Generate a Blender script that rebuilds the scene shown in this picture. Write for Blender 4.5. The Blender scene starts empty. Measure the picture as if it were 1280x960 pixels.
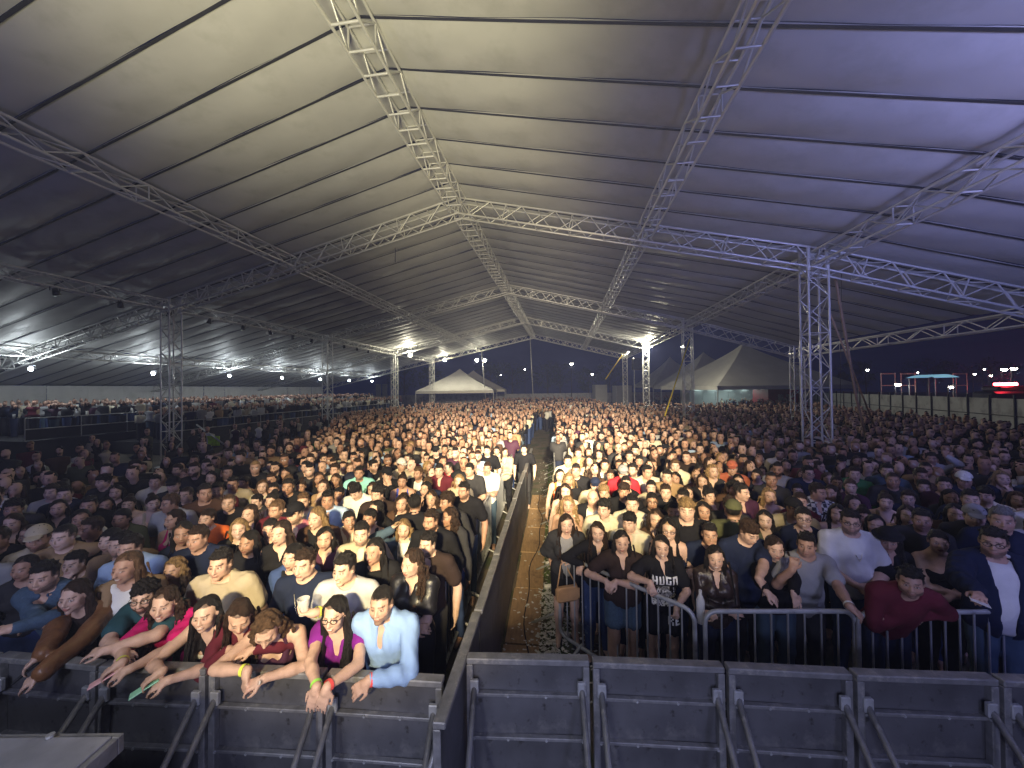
import bpy, bmesh, math, random
import numpy as np
from mathutils import Vector, Matrix

# ================================================================ camera, world, light
SC = bpy.context.scene
COL = SC.collection
H_CAM, FPX = 3.05, 465.0
PITCH, ROLL = math.radians(0.74), math.radians(-0.7)
_cd = bpy.data.cameras.new('camera'); cam = bpy.data.objects.new('camera', _cd); COL.objects.link(cam)
_cd.sensor_width = 36.0; _cd.lens = 36.0 * FPX / 1280.0; _cd.clip_start = 0.05; _cd.clip_end = 900.0
RC = (Matrix.Rotation(math.pi / 2 + PITCH, 4, 'X') @ Matrix.Rotation(ROLL, 4, 'Z'))
cam.matrix_world = Matrix.Translation((0, 0, H_CAM)) @ RC
SC.camera = cam
SC.view_settings.view_transform = 'Standard'; SC.view_settings.look = 'None'
SC.view_settings.exposure = 0.0; SC.view_settings.gamma = 1.0
SC.cycles.use_denoising = True
SC.cycles.max_bounces = 6; SC.cycles.diffuse_bounces = 3; SC.cycles.glossy_bounces = 2; SC.cycles.transmission_bounces = 4; SC.cycles.volume_bounces = 0
SC.cycles.sample_clamp_indirect = 6.0; SC.cycles.volume_step_rate = 4.0

W = bpy.data.worlds.new('World'); SC.world = W; W.use_nodes = True
_bg = W.node_tree.nodes['Background']; _bg.inputs['Color'].default_value = (0.016, 0.020, 0.075, 1); _bg.inputs['Strength'].default_value = 0.24

def light(name, kind, loc, aim=None, power=100, col=(1, 1, 1), size=0.1, cone=60, blend=0.6):
    l = bpy.data.lights.new(name, kind); l.energy = power; l.color = col
    if kind == 'SPOT': l.spot_size = math.radians(cone); l.spot_blend = blend; l.shadow_soft_size = size
    elif kind == 'POINT': l.shadow_soft_size = size
    o = bpy.data.objects.new(name, l); COL.objects.link(o); o.location = loc
    if aim is not None: o.rotation_euler = (Vector(aim) - Vector(loc)).to_track_quat('-Z', 'Y').to_euler()
    return o
WARM, COOL, BLUE, VIOLET = (1.0, 0.80, 0.43), (0.80, 0.84, 1.0), (0.36, 0.40, 1.0), (0.58, 0.52, 1.0)
# stage washes on the truss above and behind the camera, with added fills
light('stage_wash', 'SPOT', (-.6, -4.5, 5.2), (-1.8, 9.0, 1.6), 12500, WARM, 0.25, 35, 0.75)
light('stage_wash', 'SPOT', (0.4, -4.5, 5.2), (2.7, 10.8, 1.6), 12000, WARM, 0.25, 28, 0.8)
light('stage_wash', 'SPOT', (0.6, -4.5, 5.6), (0.9, 26.0, 1.6), 46000, (1.0, 0.84, 0.58), 0.25, 36, 0.9)
light('stage_front', 'SPOT', (-2.2, -3.5, 4.0), (-1.9, 2.4, 1.2), 440, COOL, 0.3, 72, 1.0)
light('stage_front', 'SPOT', (-2.6, -1.2, 4.6), (-2.3, 2.4, 0.9), 210, (0.74, 0.78, 1.0), 0.3, 80, 1.0)  # extra lamp added to light the barrier where the deck shades it
light('stage_front', 'SPOT', (2.0, -3.5, 4.0), (1.6, 3.4, 1.0), 330, (0.52, 0.55, 1.0), 0.3, 66, 1.0)
light('barrier_fill', 'SPOT', (0.0, -2.2, 1.9), (0.2, 2.6, 0.5), 270, (0.56, 0.60, 1.0), 0.4, 116, 0.5)  # unseen low lamp added to brighten the barrier sheets
light('blue_fill', 'SPOT', (3.0, -4.0, 5.0), (9.0, 7.0, 1.5), 1150, (0.28, 0.32, 1.0), 0.4, 66, 1.0)  # unseen blue lamps added to tint the dark crowd edges
light('blue_fill', 'SPOT', (-3.0, -4.0, 5.0), (-8.0, 7.0, 1.5), 430, (0.32, 0.36, 1.0), 0.4, 70, 1.0)  # same added blue tint for the opposite crowd edge
# uplight on the canopy, and the blue and violet effect lights at the side of the stage
light('stage_uplight', 'SPOT', (-1.6, -1.0, 2.6), (-2.8, 5.4, 9.4), 5000, (1.0, 0.90, 0.55), 1.3, 62, 0.85)
light('stage_uplight', 'SPOT', (0.4, -2.5, 2.2), (-1.0, 15.0, 8.4), 5200, (1.0, 0.84, 0.46), 0.8, 34, 0.9)
light('stage_blue', 'SPOT', (6.0, -3.0, 2.6), (8.6, 4.2, 8.6), 4600, BLUE, 1.2, 84, 1.0)
light('stage_violet', 'SPOT', (6.5, -2.0, 2.6), (8.4, 2.6, 8.0), 2200, VIOLET, 1.0, 60, 1.0)
light('stage_blue', 'SPOT', (-6.5, -1.0, 3.5), (-7.0, 6.5, 7.0), 420, BLUE, 0.8, 120, 1.0)

# pixel of the 1280x960 photograph -> ray, point at a depth, point on a level
RC3 = np.array(RC.to_3x3())
def ray(px, py): return RC3 @ np.array([(px - 640) / FPX, -(py - 480) / FPX, -1.0])
def at_depth(px, py, Y):
    d = ray(px, py); return np.array([0, 0, H_CAM]) + d * (Y / d[1])
def at_level(px, py, z=0.0):
    d = ray(px, py); return np.array([0, 0, H_CAM]) + d * ((z - H_CAM) / d[2])
def to_px(p):
    v = RC3.T @ (np.asarray(p, float) - np.array([0, 0, H_CAM])); return 640 + FPX * v[0] / -v[2], 480 - FPX * v[1] / -v[2]
RND = random.Random(11)

# ================================================================ materials
def mat(name, col=(.5, .5, .5), rough=.6, metal=0.0, noise=0.0, nscale=8.0, bump=0.0, bscale=40.0, emis=None, estr=0.0, objcol=False, vcol=None, stretch=None, spec=.5, coord='Object', alpha=None, sss=0, bdist=.02):
    m = bpy.data.materials.new(name); m.use_nodes = True; nt = m.node_tree; N, L = nt.nodes, nt.links; b = N['Principled BSDF']
    b.inputs['Roughness'].default_value = rough; b.inputs['Metallic'].default_value = metal; b.inputs['Specular IOR Level'].default_value = spec
    b.inputs['Base Color'].default_value = (*col, 1); src = None
    tc = N.new('ShaderNodeTexCoord'); mp = N.new('ShaderNodeMapping'); L.new(tc.outputs[coord], mp.inputs['Vector'])
    if stretch: mp.inputs['Scale'].default_value = stretch
    if objcol: oi = N.new('ShaderNodeObjectInfo'); src = oi.outputs['Color']
    if vcol:
        at = N.new('ShaderNodeVertexColor'); at.layer_name = vcol
        if src is None and vcol != 'paint': src = at.outputs['Color']
        else:
            mx = N.new('ShaderNodeMix'); mx.data_type = 'RGBA'; L.new(at.outputs['Alpha'], mx.inputs[0])
            if src is None: mx.inputs[6].default_value = (*col, 1)
            else: L.new(src, mx.inputs[6])
            L.new(at.outputs['Color'], mx.inputs[7]); src = mx.outputs[2]
    if noise:
        nz = N.new('ShaderNodeTexNoise'); nz.inputs['Scale'].default_value = nscale; nz.inputs['Detail'].default_value = 5; L.new(mp.outputs[0], nz.inputs['Vector'])
        mr = N.new('ShaderNodeMapRange'); mr.inputs[1].default_value = .3; mr.inputs[2].default_value = .7; mr.inputs[3].default_value = 1 - noise; mr.inputs[4].default_value = 1 + noise; L.new(nz.outputs['Fac'], mr.inputs[0])
        vm = N.new('ShaderNodeVectorMath'); vm.operation = 'SCALE'
        if src is None: vm.inputs[0].default_value = col
        else: L.new(src, vm.inputs[0])
        L.new(mr.outputs[0], vm.inputs['Scale']); src = vm.outputs[0]
        rr = N.new('ShaderNodeMapRange'); rr.inputs[3].default_value = max(rough - .12, .05); rr.inputs[4].default_value = min(rough + .12, 1); L.new(nz.outputs['Fac'], rr.inputs[0]); L.new(rr.outputs[0], b.inputs['Roughness'])
    if src is not None: L.new(src, b.inputs['Base Color'])
    if bump:
        nb = N.new('ShaderNodeTexNoise'); nb.inputs['Scale'].default_value = bscale; nb.inputs['Detail'].default_value = 4; L.new(mp.outputs[0], nb.inputs['Vector'])
        bp = N.new('ShaderNodeBump'); bp.inputs['Strength'].default_value = bump; bp.inputs['Distance'].default_value = bdist; L.new(nb.outputs['Fac'], bp.inputs['Height']); L.new(bp.outputs[0], b.inputs['Normal'])
    if emis: b.inputs['Emission Color'].default_value = (*emis, 1); b.inputs['Emission Strength'].default_value = estr
    if alpha is not None: b.inputs['Alpha'].default_value = alpha
    if sss: b.inputs['Subsurface Weight'].default_value = sss; b.inputs['Subsurface Scale'].default_value = .01
    return m

def wear(m, col, scale=3.0, lo=.58, hi=.72, stretch=(1, 1, 1), rough=None):
    """stains and scuffs of their own colour laid over a material's base colour"""
    nt = m.node_tree; N, L = nt.nodes, nt.links; b = N['Principled BSDF']; s = b.inputs['Base Color']
    tc = N.new('ShaderNodeTexCoord'); mp = N.new('ShaderNodeMapping'); mp.inputs['Scale'].default_value = stretch; L.new(tc.outputs['Object'], mp.inputs[0])
    nz = N.new('ShaderNodeTexNoise'); nz.inputs['Scale'].default_value = scale; nz.inputs['Detail'].default_value = 8; nz.inputs['Roughness'].default_value = .65; L.new(mp.outputs[0], nz.inputs['Vector'])
    mr = N.new('ShaderNodeMapRange'); mr.inputs[1].default_value = lo; mr.inputs[2].default_value = hi; L.new(nz.outputs['Fac'], mr.inputs[0])
    mx = N.new('ShaderNodeMix'); mx.data_type = 'RGBA'; L.new(mr.outputs[0], mx.inputs[0]); mx.inputs[7].default_value = (*col, 1)
    if s.is_linked: L.new(s.links[0].from_socket, mx.inputs[6])
    else: mx.inputs[6].default_value = s.default_value
    L.new(mx.outputs[2], s); return m

M = {}
M['skin'] = mat('skin', (.5, .3, .22), .50, objcol=True, vcol='paint', noise=.10, nscale=22, spec=.4, bump=.12, bscale=60)
M['hair'] = mat('hair', (.03, .02, .015), .52, objcol=True, noise=.60, nscale=14, bump=.8, bscale=34, stretch=(6, 6, .4), spec=.30)
M['cloth'] = mat('cloth', (.3, .3, .3), .88, objcol=True, noise=.10, nscale=5, bump=.42, bscale=5, spec=.2, bdist=.05)
M['satin'] = mat('satin', (.3, .3, .3), .42, objcol=True, noise=.10, nscale=5, bump=.5, bscale=9, spec=.5)
M['leather'] = mat('leather', (.2, .1, .05), .38, objcol=True, noise=.18, nscale=8, bump=.6, bscale=16, spec=.5)
M['denim'] = wear(mat('denim', (.2, .25, .35), .85, objcol=True, noise=.18, nscale=60, bump=.3, bscale=16, spec=.2), (.34, .42, .52), 5, .60, .85)
M['check'] = mat('check_cloth', (.3, .3, .3), .88, objcol=True, bump=.3, bscale=14, spec=.2)
M['crowd_skin'] = mat('crowd_paint', (.5, .4, .3), .7, vcol='tint', spec=.25)
M['alu'] = wear(mat('truss_aluminium', (.66, .66, .63), .38, .30, noise=.12, nscale=6), (.36, .35, .33), 2.5, .58, .78)
M['steel'] = wear(mat('galvanised_steel', (.36, .37, .38), .42, .25, noise=.2, nscale=12), (.10, .09, .085), 7, .55, .7)
M['tarp'] = wear(mat('canopy_tarpaulin', (.47, .47, .46), .56, noise=.05, nscale=1.2, bump=.10, bscale=1.6, spec=.20, stretch=(1, 1.6, 1)), (.36, .36, .34), 1.3, .50, .80, (1, 1, 1))
M['strap'] = mat('seam_shade_and_cable', (.018, .018, .026), .8, noise=.2, nscale=10)  # near-black for the painted shade of the roof seams; also colours cables
M['barrier'] = wear(wear(mat('barrier_painted_sheet', (.095, .095, .103), .46, .15, noise=.28, nscale=3, bump=.3, bscale=4), (.19, .185, .18), 4, .56, .74), (.040, .038, .036), 15, .58, .68)
M['barrier_rail'] = wear(mat('barrier_rail_steel', (.21, .21, .215), .42, .3, noise=.25, nscale=14), (.33, .32, .30), 16, .56, .68)
M['ply'] = wear(wear(mat('aisle_plywood', (.36, .235, .13), .66, noise=.22, nscale=5, bump=.25, bscale=9, stretch=(5, 1, 1)), (.14, .085, .05), 2.2, .52, .72), (.40, .32, .22), 14, .62, .70)
M['dirt'] = wear(wear(mat('trodden_ground', (.105, .085, .060), .95, noise=.35, nscale=3, bump=.8, bscale=14), (.045, .060, .022), 1.4, .48, .62), (.12, .10, .075), 7, .60, .70)
M['grass'] = mat('grass_blades', (.10, .15, .04), .8, noise=.35, nscale=20)
M['litter'] = mat('litter_paper', (.72, .71, .68), .7, noise=.15, nscale=9)
M['black'] = mat('black_skirt_cloth', (.016, .016, .020), .9, noise=.2, nscale=6)
M['deck'] = wear(mat('stage_deck_ply', (.24, .24, .26), .50, noise=.25, nscale=5, bump=.15, bscale=10), (.19, .19, .20), 9, .58, .70)
M['white_tarp'] = mat('white_canopy', (.55, .54, .50), .6, noise=.08, nscale=1.0)
M['white_wall'] = mat('white_panel_wall', (.46, .48, .48), .5, noise=.07, nscale=2)
M['red_wall'] = mat('red_kiosk_wall', (.42, .045, .05), .5, noise=.12, nscale=2)
M['grey_fence'] = wear(mat('grey_sheet_fence', (.36, .37, .38), .55, .2, noise=.15, nscale=2), (.16, .155, .15), 1.5, .5, .7)
M['dark_post'] = mat('dark_post_steel', (.05, .05, .055), .5, .5, noise=.2, nscale=6)
M['yellow'] = mat('yellow_strap', (.72, .56, .04), .7, noise=.15, nscale=9)
M['wood'] = wear(mat('timber_pole', (.33, .22, .14), .75, noise=.25, nscale=10, stretch=(8, 8, .6)), (.18, .11, .07), 5, .55, .7)
M['trunk'] = mat('tree_bark', (.06, .045, .035), .9, noise=.3, nscale=9, bump=.6, bscale=16)
M['leaf'] = mat('tree_leaves', (.035, .055, .022), .75, noise=.4, nscale=1.2)
M['phone'] = mat('phone_case', (.015, .015, .018), .25, noise=.08, nscale=10)
M['pink_case'] = mat('pink_phone_case', (.75, .42, .42), .4, noise=.05, nscale=10)
M['mint_case'] = mat('mint_phone_case', (.28, .62, .42), .4, noise=.05, nscale=10)
M['white_print'] = mat('white_print', (.70, .70, .70), .8, noise=.12, nscale=30)
M['grey_print'] = mat('grey_print', (.26, .26, .27), .85, noise=.5, nscale=24)
M['band_yellow'] = mat('wristband_yellow', (.72, .80, .10), .5, noise=.05, nscale=30)
M['band_green'] = mat('wristband_green', (.38, .85, .12), .5, noise=.05, nscale=30)
M['band_red'] = mat('wristband_red', (.85, .10, .09), .5, noise=.05, nscale=30)
M['band_white'] = mat('wristband_white', (.80, .78, .75), .5, noise=.05, nscale=30)
M['frame_black'] = mat('spectacle_frame', (.012, .012, .014), .3, noise=.05, nscale=30)
M['gold'] = mat('necklace_metal', (.62, .55, .40), .3, .9, noise=.1, nscale=30)
M['cup'] = mat('clear_plastic_cup', (.80, .80, .78), .15, noise=.05, nscale=10, alpha=.45)
M['shoe'] = mat('shoe', (.02, .02, .024), .6, noise=.2, nscale=20)
M['bag'] = mat('tan_bag_leather', (.45, .26, .13), .45, noise=.15, nscale=10)
M['hivis'] = mat('hi_vis_banner', (.45, .75, .05), .7, noise=.3, nscale=9)
M['lamp_warm'] = mat('floodlight_lens', (.9, .9, .85), .4, emis=(1, .93, .68), estr=90)
M['lamp_cool'] = mat('cool_floodlight_lens', (.9, .9, .9), .4, emis=(.86, .97, 1.0), estr=90)
M['lamp_small'] = mat('street_lamp_lens', (.9, .9, .85), .4, emis=(1, .95, .80), estr=60)
M['lamp_red'] = mat('red_beacon_lens', (.9, .1, .1), .4, emis=(1, .05, .06), estr=70)
M['roof_glow'] = mat('blue_lit_canopy_glow', (.3, .6, .9), .4, emis=(.35, .75, 1.0), estr=.5)  # blue light on the stall canopy, put in as the roof's own glow
M['kiosk_glow'] = mat('kiosk_light_tube', (.9, .9, .9), .4, emis=(.75, 1, .95), estr=14)
M['poster'] = wear(mat('poster_print', (.62, .52, .36), .6, noise=.2, nscale=3), (.30, .10, .08), 4, .5, .6)

# ---------------------------------------------------------------- figure builder: signed distance field -> mesh
class Field:
    def __init__(s, xs, ys, zs):
        s.ax = [np.asarray(xs, np.float32), np.asarray(ys, np.float32), np.asarray(zs, np.float32)]
        s.d = np.full([len(a) for a in s.ax], 0.5, np.float32)
    def win(s, lo, hi):
        sl = []
        for a, l, h in zip(s.ax, lo, hi):
            i = max(int(np.searchsorted(a, l)) - 1, 0); j = min(int(np.searchsorted(a, h)) + 1, len(a))
            if j <= i: return None
            sl.append(slice(i, j))
        return tuple(sl)
    def grid(s, sl):
        return s.ax[0][sl[0]][:, None, None], s.ax[1][sl[1]][None, :, None], s.ax[2][sl[2]][None, None, :]
    def put(s, sl, dp, k, sub=False):
        d = s.d[sl]
        if sub:
            dp = -dp
            if k > 0:
                h = np.clip(0.5 - 0.5 * (d - dp) / k, 0, 1); s.d[sl] = d + (dp - d) * h + k * h * (1 - h)
            else: s.d[sl] = np.maximum(d, dp)
        else:
            if k > 0:
                h = np.clip(0.5 + 0.5 * (d - dp) / k, 0, 1); s.d[sl] = d + (dp - d) * h - k * h * (1 - h)
            else: s.d[sl] = np.minimum(d, dp)
    def cap(s, a, b, ra, rb=None, k=0.02, sub=False, m=None):
        if rb is None: rb = ra
        a = np.asarray(a, float); b = np.asarray(b, float); r = max(ra, rb)
        m = (k + 0.05) if m is None else m
        sl = s.win(np.minimum(a, b) - r - m, np.maximum(a, b) + r + m)
        if sl is None: return
        X, Y, Z = s.grid(sl); e = b - a; L2 = float(e @ e) + 1e-9
        t = np.clip(((X - a[0]) * e[0] + (Y - a[1]) * e[1] + (Z - a[2]) * e[2]) / L2, 0, 1)
        dp = np.sqrt((X - a[0] - t * e[0]) ** 2 + (Y - a[1] - t * e[1]) ** 2 + (Z - a[2] - t * e[2]) ** 2) - (ra + (rb - ra) * t)
        s.put(sl, dp.astype(np.float32), k, sub)
    def ell(s, c, r, R=None, k=0.02, sub=False, infl=0.0):
        c = np.asarray(c, float); r = np.asarray(r, float) + infl; m = float(max(r)) + k + 0.04
        sl = s.win(c - m, c + m)
        if sl is None: return
        X, Y, Z = s.grid(sl); X = X - c[0]; Y = Y - c[1]; Z = Z - c[2]
        if R is not None:
            X, Y, Z = [X * R[0, i] + Y * R[1, i] + Z * R[2, i] for i in range(3)]
        q = np.sqrt((X / r[0]) ** 2 + (Y / r[1]) ** 2 + (Z / r[2]) ** 2)
        g = np.sqrt((X / r[0] ** 2) ** 2 + (Y / r[1] ** 2) ** 2 + (Z / r[2] ** 2) ** 2)
        dp = np.where(q < 0.05, -float(min(r)), q * (q - 1) / np.maximum(g, 1e-6))
        s.put(sl, dp.astype(np.float32), k, sub)
    def full(s):
        return s.grid((slice(None),) * 3)
    def cut(s, fn):                      # keep only where fn(X,Y,Z) < 0
        X, Y, Z = s.full(); s.d = np.maximum(s.d, np.broadcast_to(fn(X, Y, Z), s.d.shape).astype(np.float32))
    def bump(s, amp, f, seed=0, fz=1.0):
        X, Y, Z = s.full(); r = np.random.default_rng(seed); n = 0
        for i in range(3):
            w = r.normal(size=3) * f * (1 + 0.6 * i); w[2] *= fz; p = r.uniform(0, 6.28)
            n = n + np.sin(X * w[0] + Y * w[1] + Z * w[2] + p) / (1 + 0.5 * i)
        s.d = s.d + (amp * n).astype(np.float32)
    def mesh(s):
        d = s.d.copy()
        d[0] = d[-1] = 0.3; d[:, 0] = d[:, -1] = 0.3; d[:, :, 0] = d[:, :, -1] = 0.3
        neg = d < 0; nx, ny, nz = d.shape
        c = np.zeros((nx - 1, ny - 1, nz - 1), np.int8)
        for i in (0, 1):
            for j in (0, 1):
                for l in (0, 1): c += neg[i:nx - 1 + i, j:ny - 1 + j, l:nz - 1 + l]
        mask = (c > 0) & (c < 8); I, J, K = np.nonzero(mask); n = len(I)
        if n == 0: return np.zeros((0, 3)), np.zeros((0, 4), int)
        idx = np.full(mask.shape, -1, np.int64); idx[I, J, K] = np.arange(n)
        acc = np.zeros((n, 3)); cnt = np.zeros(n); ax = s.ax
        cor = [(i, j, l) for i in (0, 1) for j in (0, 1) for l in (0, 1)]
        for p in cor:
            for a in range(3):
                if p[a]: continue
                q = list(p); q[a] = 1
                d0 = d[I + p[0], J + p[1], K + p[2]]; d1 = d[I + q[0], J + q[1], K + q[2]]
                m = (d0 < 0) != (d1 < 0); t = np.where(m, d0 / np.where(m, d0 - d1, 1), 0)
                P0 = np.stack([ax[0][I + p[0]], ax[1][J + p[1]], ax[2][K + p[2]]], 1)
                P1 = np.stack([ax[0][I + q[0]], ax[1][J + q[1]], ax[2][K + q[2]]], 1)
                acc += np.where(m[:, None], P0 + t[:, None] * (P1 - P0), 0); cnt += m
        V = acc / np.maximum(cnt, 1)[:, None]; F = []
        for a in range(3):
            b, e = (a + 1) % 3, (a + 2) % 3
            s0 = [slice(1, -1)] * 3; s1 = [slice(1, -1)] * 3; s0[a] = slice(0, -1); s1[a] = slice(1, None)
            n0 = neg[tuple(s0)]; n1 = neg[tuple(s1)]
            for flip, m in ((False, n0 & ~n1), (True, ~n0 & n1)):
                q = list(np.nonzero(m)); q[b] = q[b] + 1; q[e] = q[e] + 1
                def cell(db, de):
                    w = [q[0], q[1], q[2]]; w[b] = w[b] + db; w[e] = w[e] + de
                    return idx[w[0], w[1], w[2]]
                Q = np.stack([cell(-1, -1), cell(0, -1), cell(0, 0), cell(-1, 0)], 1)
                F.append(Q[:, ::-1] if flip else Q)
        F = np.concatenate(F); F = F[(F >= 0).all(1)]
        return V, F

def axis(lo, hi, step, fine=()):
    """grid lines from lo to hi, finer inside the (lo, hi, step) spans"""
    out = [lo]; x = lo
    while x < hi:
        st = step
        for a, b, f in fine:
            if a <= x < b: st = min(st, f)
            elif x < a < x + st: st = max(min(st, a - x), 0.004)
        x += st; out.append(x)
    return np.array(out)

def rotx(a): c, s = math.cos(a), math.sin(a); return np.array([[1, 0, 0], [0, c, -s], [0, s, c]])
def roty(a): c, s = math.cos(a), math.sin(a); return np.array([[c, 0, s], [0, 1, 0], [-s, 0, c]])
def rotz(a): c, s = math.cos(a), math.sin(a); return np.array([[c, -s, 0], [s, c, 0], [0, 0, 1]])
def nrm(v): v = np.asarray(v, float); return v / (np.linalg.norm(v) + 1e-9)

# ---- a person: faces -Y, stands at the origin.  S holds the pose.
def skeleton(sex='m', lean=0.0, twist=0.0, hy=0.0, hp=0.0, hr=0.0, build=1.0, hands=None, pole=None, side=0.0, dz=0.0, stance=0.0, stretch=True):
    f = sex == 'f'; S = dict(sex=sex, build=build)
    S['hip'] = np.array([0, 0, (0.90 if f else 0.94) + dz]); 
    R = roty(side) @ rotx(lean) @ rotz(twist); S['R'] = R          # rotates the trunk about the hip; lean > 0 tips toward -Y
    def T(p): return S['hip'] + R @ (np.asarray(p, float) - np.array([0, 0, 0.90 if f else 0.94]))
    S['T'] = T
    sw, sz = (0.152, 1.315) if f else (0.182, 1.405)
    S['neck'] = T([0, 0.03, sz + 0.075]); S['sh'] = [T([-sw, 0.025, sz]), T([sw, 0.025, sz])]
    S['Rh'] = rotz(hy) @ rotx(hp) @ roty(hr)
    hc = T([0, 0.012, sz + 0.10]); S['hs'] = 0.955 if f else 1.0
    S['head'] = hc + np.array([0, -0.012, 0.0]) * 1 + S['Rh'] @ np.array([0, -0.012, 0.098])
    S['la'] = (0.265, 0.235) if f else (0.295, 0.255); S['wr'] = []; S['el'] = []; S['hd'] = []
    for i, sg in ((0, -1), (1, 1)):
        h = None if hands is None else hands[i]
        if h is None: h = dict(p=T([sg * (sw + 0.09), 0.0, sz - 0.52]), d=(0, -0.15, -1), n=(-sg, 0, 0), c=0.4)
        p = np.asarray(h['p'], float); sh = S['sh'][i]; l1, l2 = S['la']; v = p - sh; L = np.linalg.norm(v)
        if L > (l1 + l2) * 0.995:
            sc = L / ((l1 + l2) * 0.995)
            if stretch and sc < 1.16: l1 *= sc; l2 *= sc
            else: p = sh + v / L * (l1 + l2) * 0.995; v = p - sh; L = np.linalg.norm(v)
        a = (l1 * l1 - l2 * l2 + L * L) / (2 * L); hgt = math.sqrt(max(l1 * l1 - a * a, 0)); u = v / L
        po = np.asarray(h.get('pole', (sg * 0.6, 0.5, -0.6)), float); po = nrm(po - u * (po @ u))
        e = sh + u * a + po * hgt; S['el'].append(e); S['wr'].append(p)
        d = nrm(h.get('d', p - e)); n = np.asarray(h.get('n', (0, 0, -1)), float); n = nrm(n - d * (n @ d))
        S['hd'].append(dict(d=d, n=n, c=h.get('c', 0.5), s=sg))
    hz = S['hip'][2]; S['knee'] = []; S['ank'] = []
    for sg in (-1, 1):
        S['knee'].append(np.array([sg * (0.095 + stance * 0.5), -0.02, 0.49 + dz * 0.5])); S['ank'].append(np.array([sg * (0.10 + stance), 0.03, 0.085]))
    return S

def put_head(F, S, k=1.0):
    R, c, s = S['Rh'], S['head'], S['hs']; rv = np.random.default_rng(S.get('vs', 0)); v = rv.normal(size=8).clip(-1.6, 1.6) if S.get('vs') else np.zeros(8)
    def P(p): return c + R @ (np.asarray(p, float) * s)
    def E(p, r, kk, sub=False): F.ell(P(p), np.asarray(r) * s, R, kk, sub)
    f = S['sex'] == 'f'
    E((0, .012, .025), (.073, .092, .086), .01)
    E((0, -.032, -.036), (.058 if not f else .055, .060, .070), .03)
    jw = (.044 if not f else .036) + .0035 * v[0]
    for g in (-1, 1):
        E((g * jw, -.020, -.062), (.020, .034, .026), .03); E((g * (.043 + .002 * v[6]), -.058, -.022), (.019 + .002 * v[7], .018, .018), .03)
    E((0, -.068 - .003 * v[1], -.094 - .004 * v[2]), ((.022 if not f else .017) + .003 * v[1], .018, .016), .026)
    F.cap(P((-.034, -.079, .023)), P((.034, -.079, .023)), .008 * s, None, .018)
    for g in (-1, 1):
        E((g * .031, -.103, .001), (.019, .016, .012), .012, True)
        E((g * .031, -.076, .001), (.0135, .0125, .0115), .003)
    F.cap(P((0, -.088, .010)), P((0, -.107 - .004 * v[3], -.028 - .003 * v[4])), (.0075 + .001 * v[5]) * s, (.0125 + .0018 * v[5]) * s, .010)
    for g in (-1, 1): E((g * .0125, -.097, -.033), (.009, .010, .008), .007)
    E((0, -.0895, -.0585), (.023, .009, .0058), .006); E((0, -.0875, -.069), (.020, .0095, .0070), .006)
    for g in (-1, 1): E((g * .076, .010, -.006), (.009, .020, .031), .010)
    nk = .046 if f else .056
    F.cap(P((0, .018, -.05)), S['neck'] + S['R'] @ np.array([0, 0.012, -0.05]), nk * s, nk * 1.12, .03)

def put_hand(F, w, h, s, k=.006):
    d, n = h['d'], h['n']; side = np.cross(d, n) * h['s']; cu = h['c']
    # side points to the thumb
    F.cap(w, w + d * .03 * s, .027 * s, .030 * s, .015)
    for j in range(4):
        o = side * (.030 - .0195 * j) * s; F.cap(w + d * .03 * s + o * .7, w + d * .085 * s + o, .0125 * s, .0115 * s, .010)
    for j, L in enumerate((.068, .077, .071, .056)):
        o = side * (.031 - .0205 * j) * s; p = w + d * .088 * s + o; a = cu * (0.75 + 0.12 * j) + .06 * ((j * 7) % 3)
        fan = side * (.06 - .045 * j); p1 = p + (d * math.cos(a) + n * math.sin(a) + fan) * L * .45 * s
        a2 = a + cu * .9; p2 = p1 + (d * math.cos(a2) + n * math.sin(a2) + fan * .6) * L * .32 * s
        a3 = a2 + cu * .6; p3 = p2 + (d * math.cos(a3) + n * math.sin(a3)) * L * .26 * s
        F.cap(p, p1, .0098 * s, .0090 * s, k); F.cap(p1, p2, .0088 * s, .0082 * s, .003); F.cap(p2, p3, .0082 * s, .0070 * s, .003)
    t0 = w + d * .028 * s + side * .026 * s; t1 = t0 + (d * .55 + side * .62 + n * .35 * (0.4 + cu)) * .042 * s; t2 = t1 + (d * .85 + side * .15 + n * .4 * (0.3 + cu)) * .030 * s
    t3 = t2 + (d * .95 - side * .05 + n * .45 * cu) * .024 * s
    F.cap(t0, t1, .0135 * s, .0115 * s, .010); F.cap(t1, t2, .0112 * s, .0100 * s, .004); F.cap(t2, t3, .0098 * s, .0080 * s, .003)

def put_trunk(F, S, g=0.0, kk=1.0):
    f = S['sex'] == 'f'; T, R, b = S['T'], S['R'], S['build']
    if f:
        F.ell(T((0, .015, 1.22)), (.128 * b, .092 * b, .15), R, .03, infl=g); F.ell(T((0, .012, 1.05)), (.112 * b, .085 * b, .14), R, .05, infl=g)
        F.ell(T((0, .018, .92)), (.158 * b, .110 * b, .13), R, .06, infl=g)
        for q in (-1, 1): F.ell(T((q * .062 * b, -.075 * b, 1.205)), (.058, .050, .056), R, .035, infl=g)
        for i, q in ((0, -1), (1, 1)): F.cap(T((0, .035, 1.375)), S['sh'][i] + R @ np.array([q * -.012, 0, .0]), .046 + g, .050 + g, .05)
    else:
        F.ell(T((0, .010, 1.29)), (.154 * b, .106 * b, .16), R, .03, infl=g); F.ell(T((0, -.002, 1.10)), (.146 * b, .104 * b * b, .16), R, .06, infl=g)
        F.ell(T((0, .010, .95)), (.155 * b, .108 * b, .12), R, .06, infl=g)
        for i, q in ((0, -1), (1, 1)): F.cap(T((0, .035, 1.460)), S['sh'][i] + R @ np.array([q * -.010, 0, .0]), .052 + g, .060 + g, .05)

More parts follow.
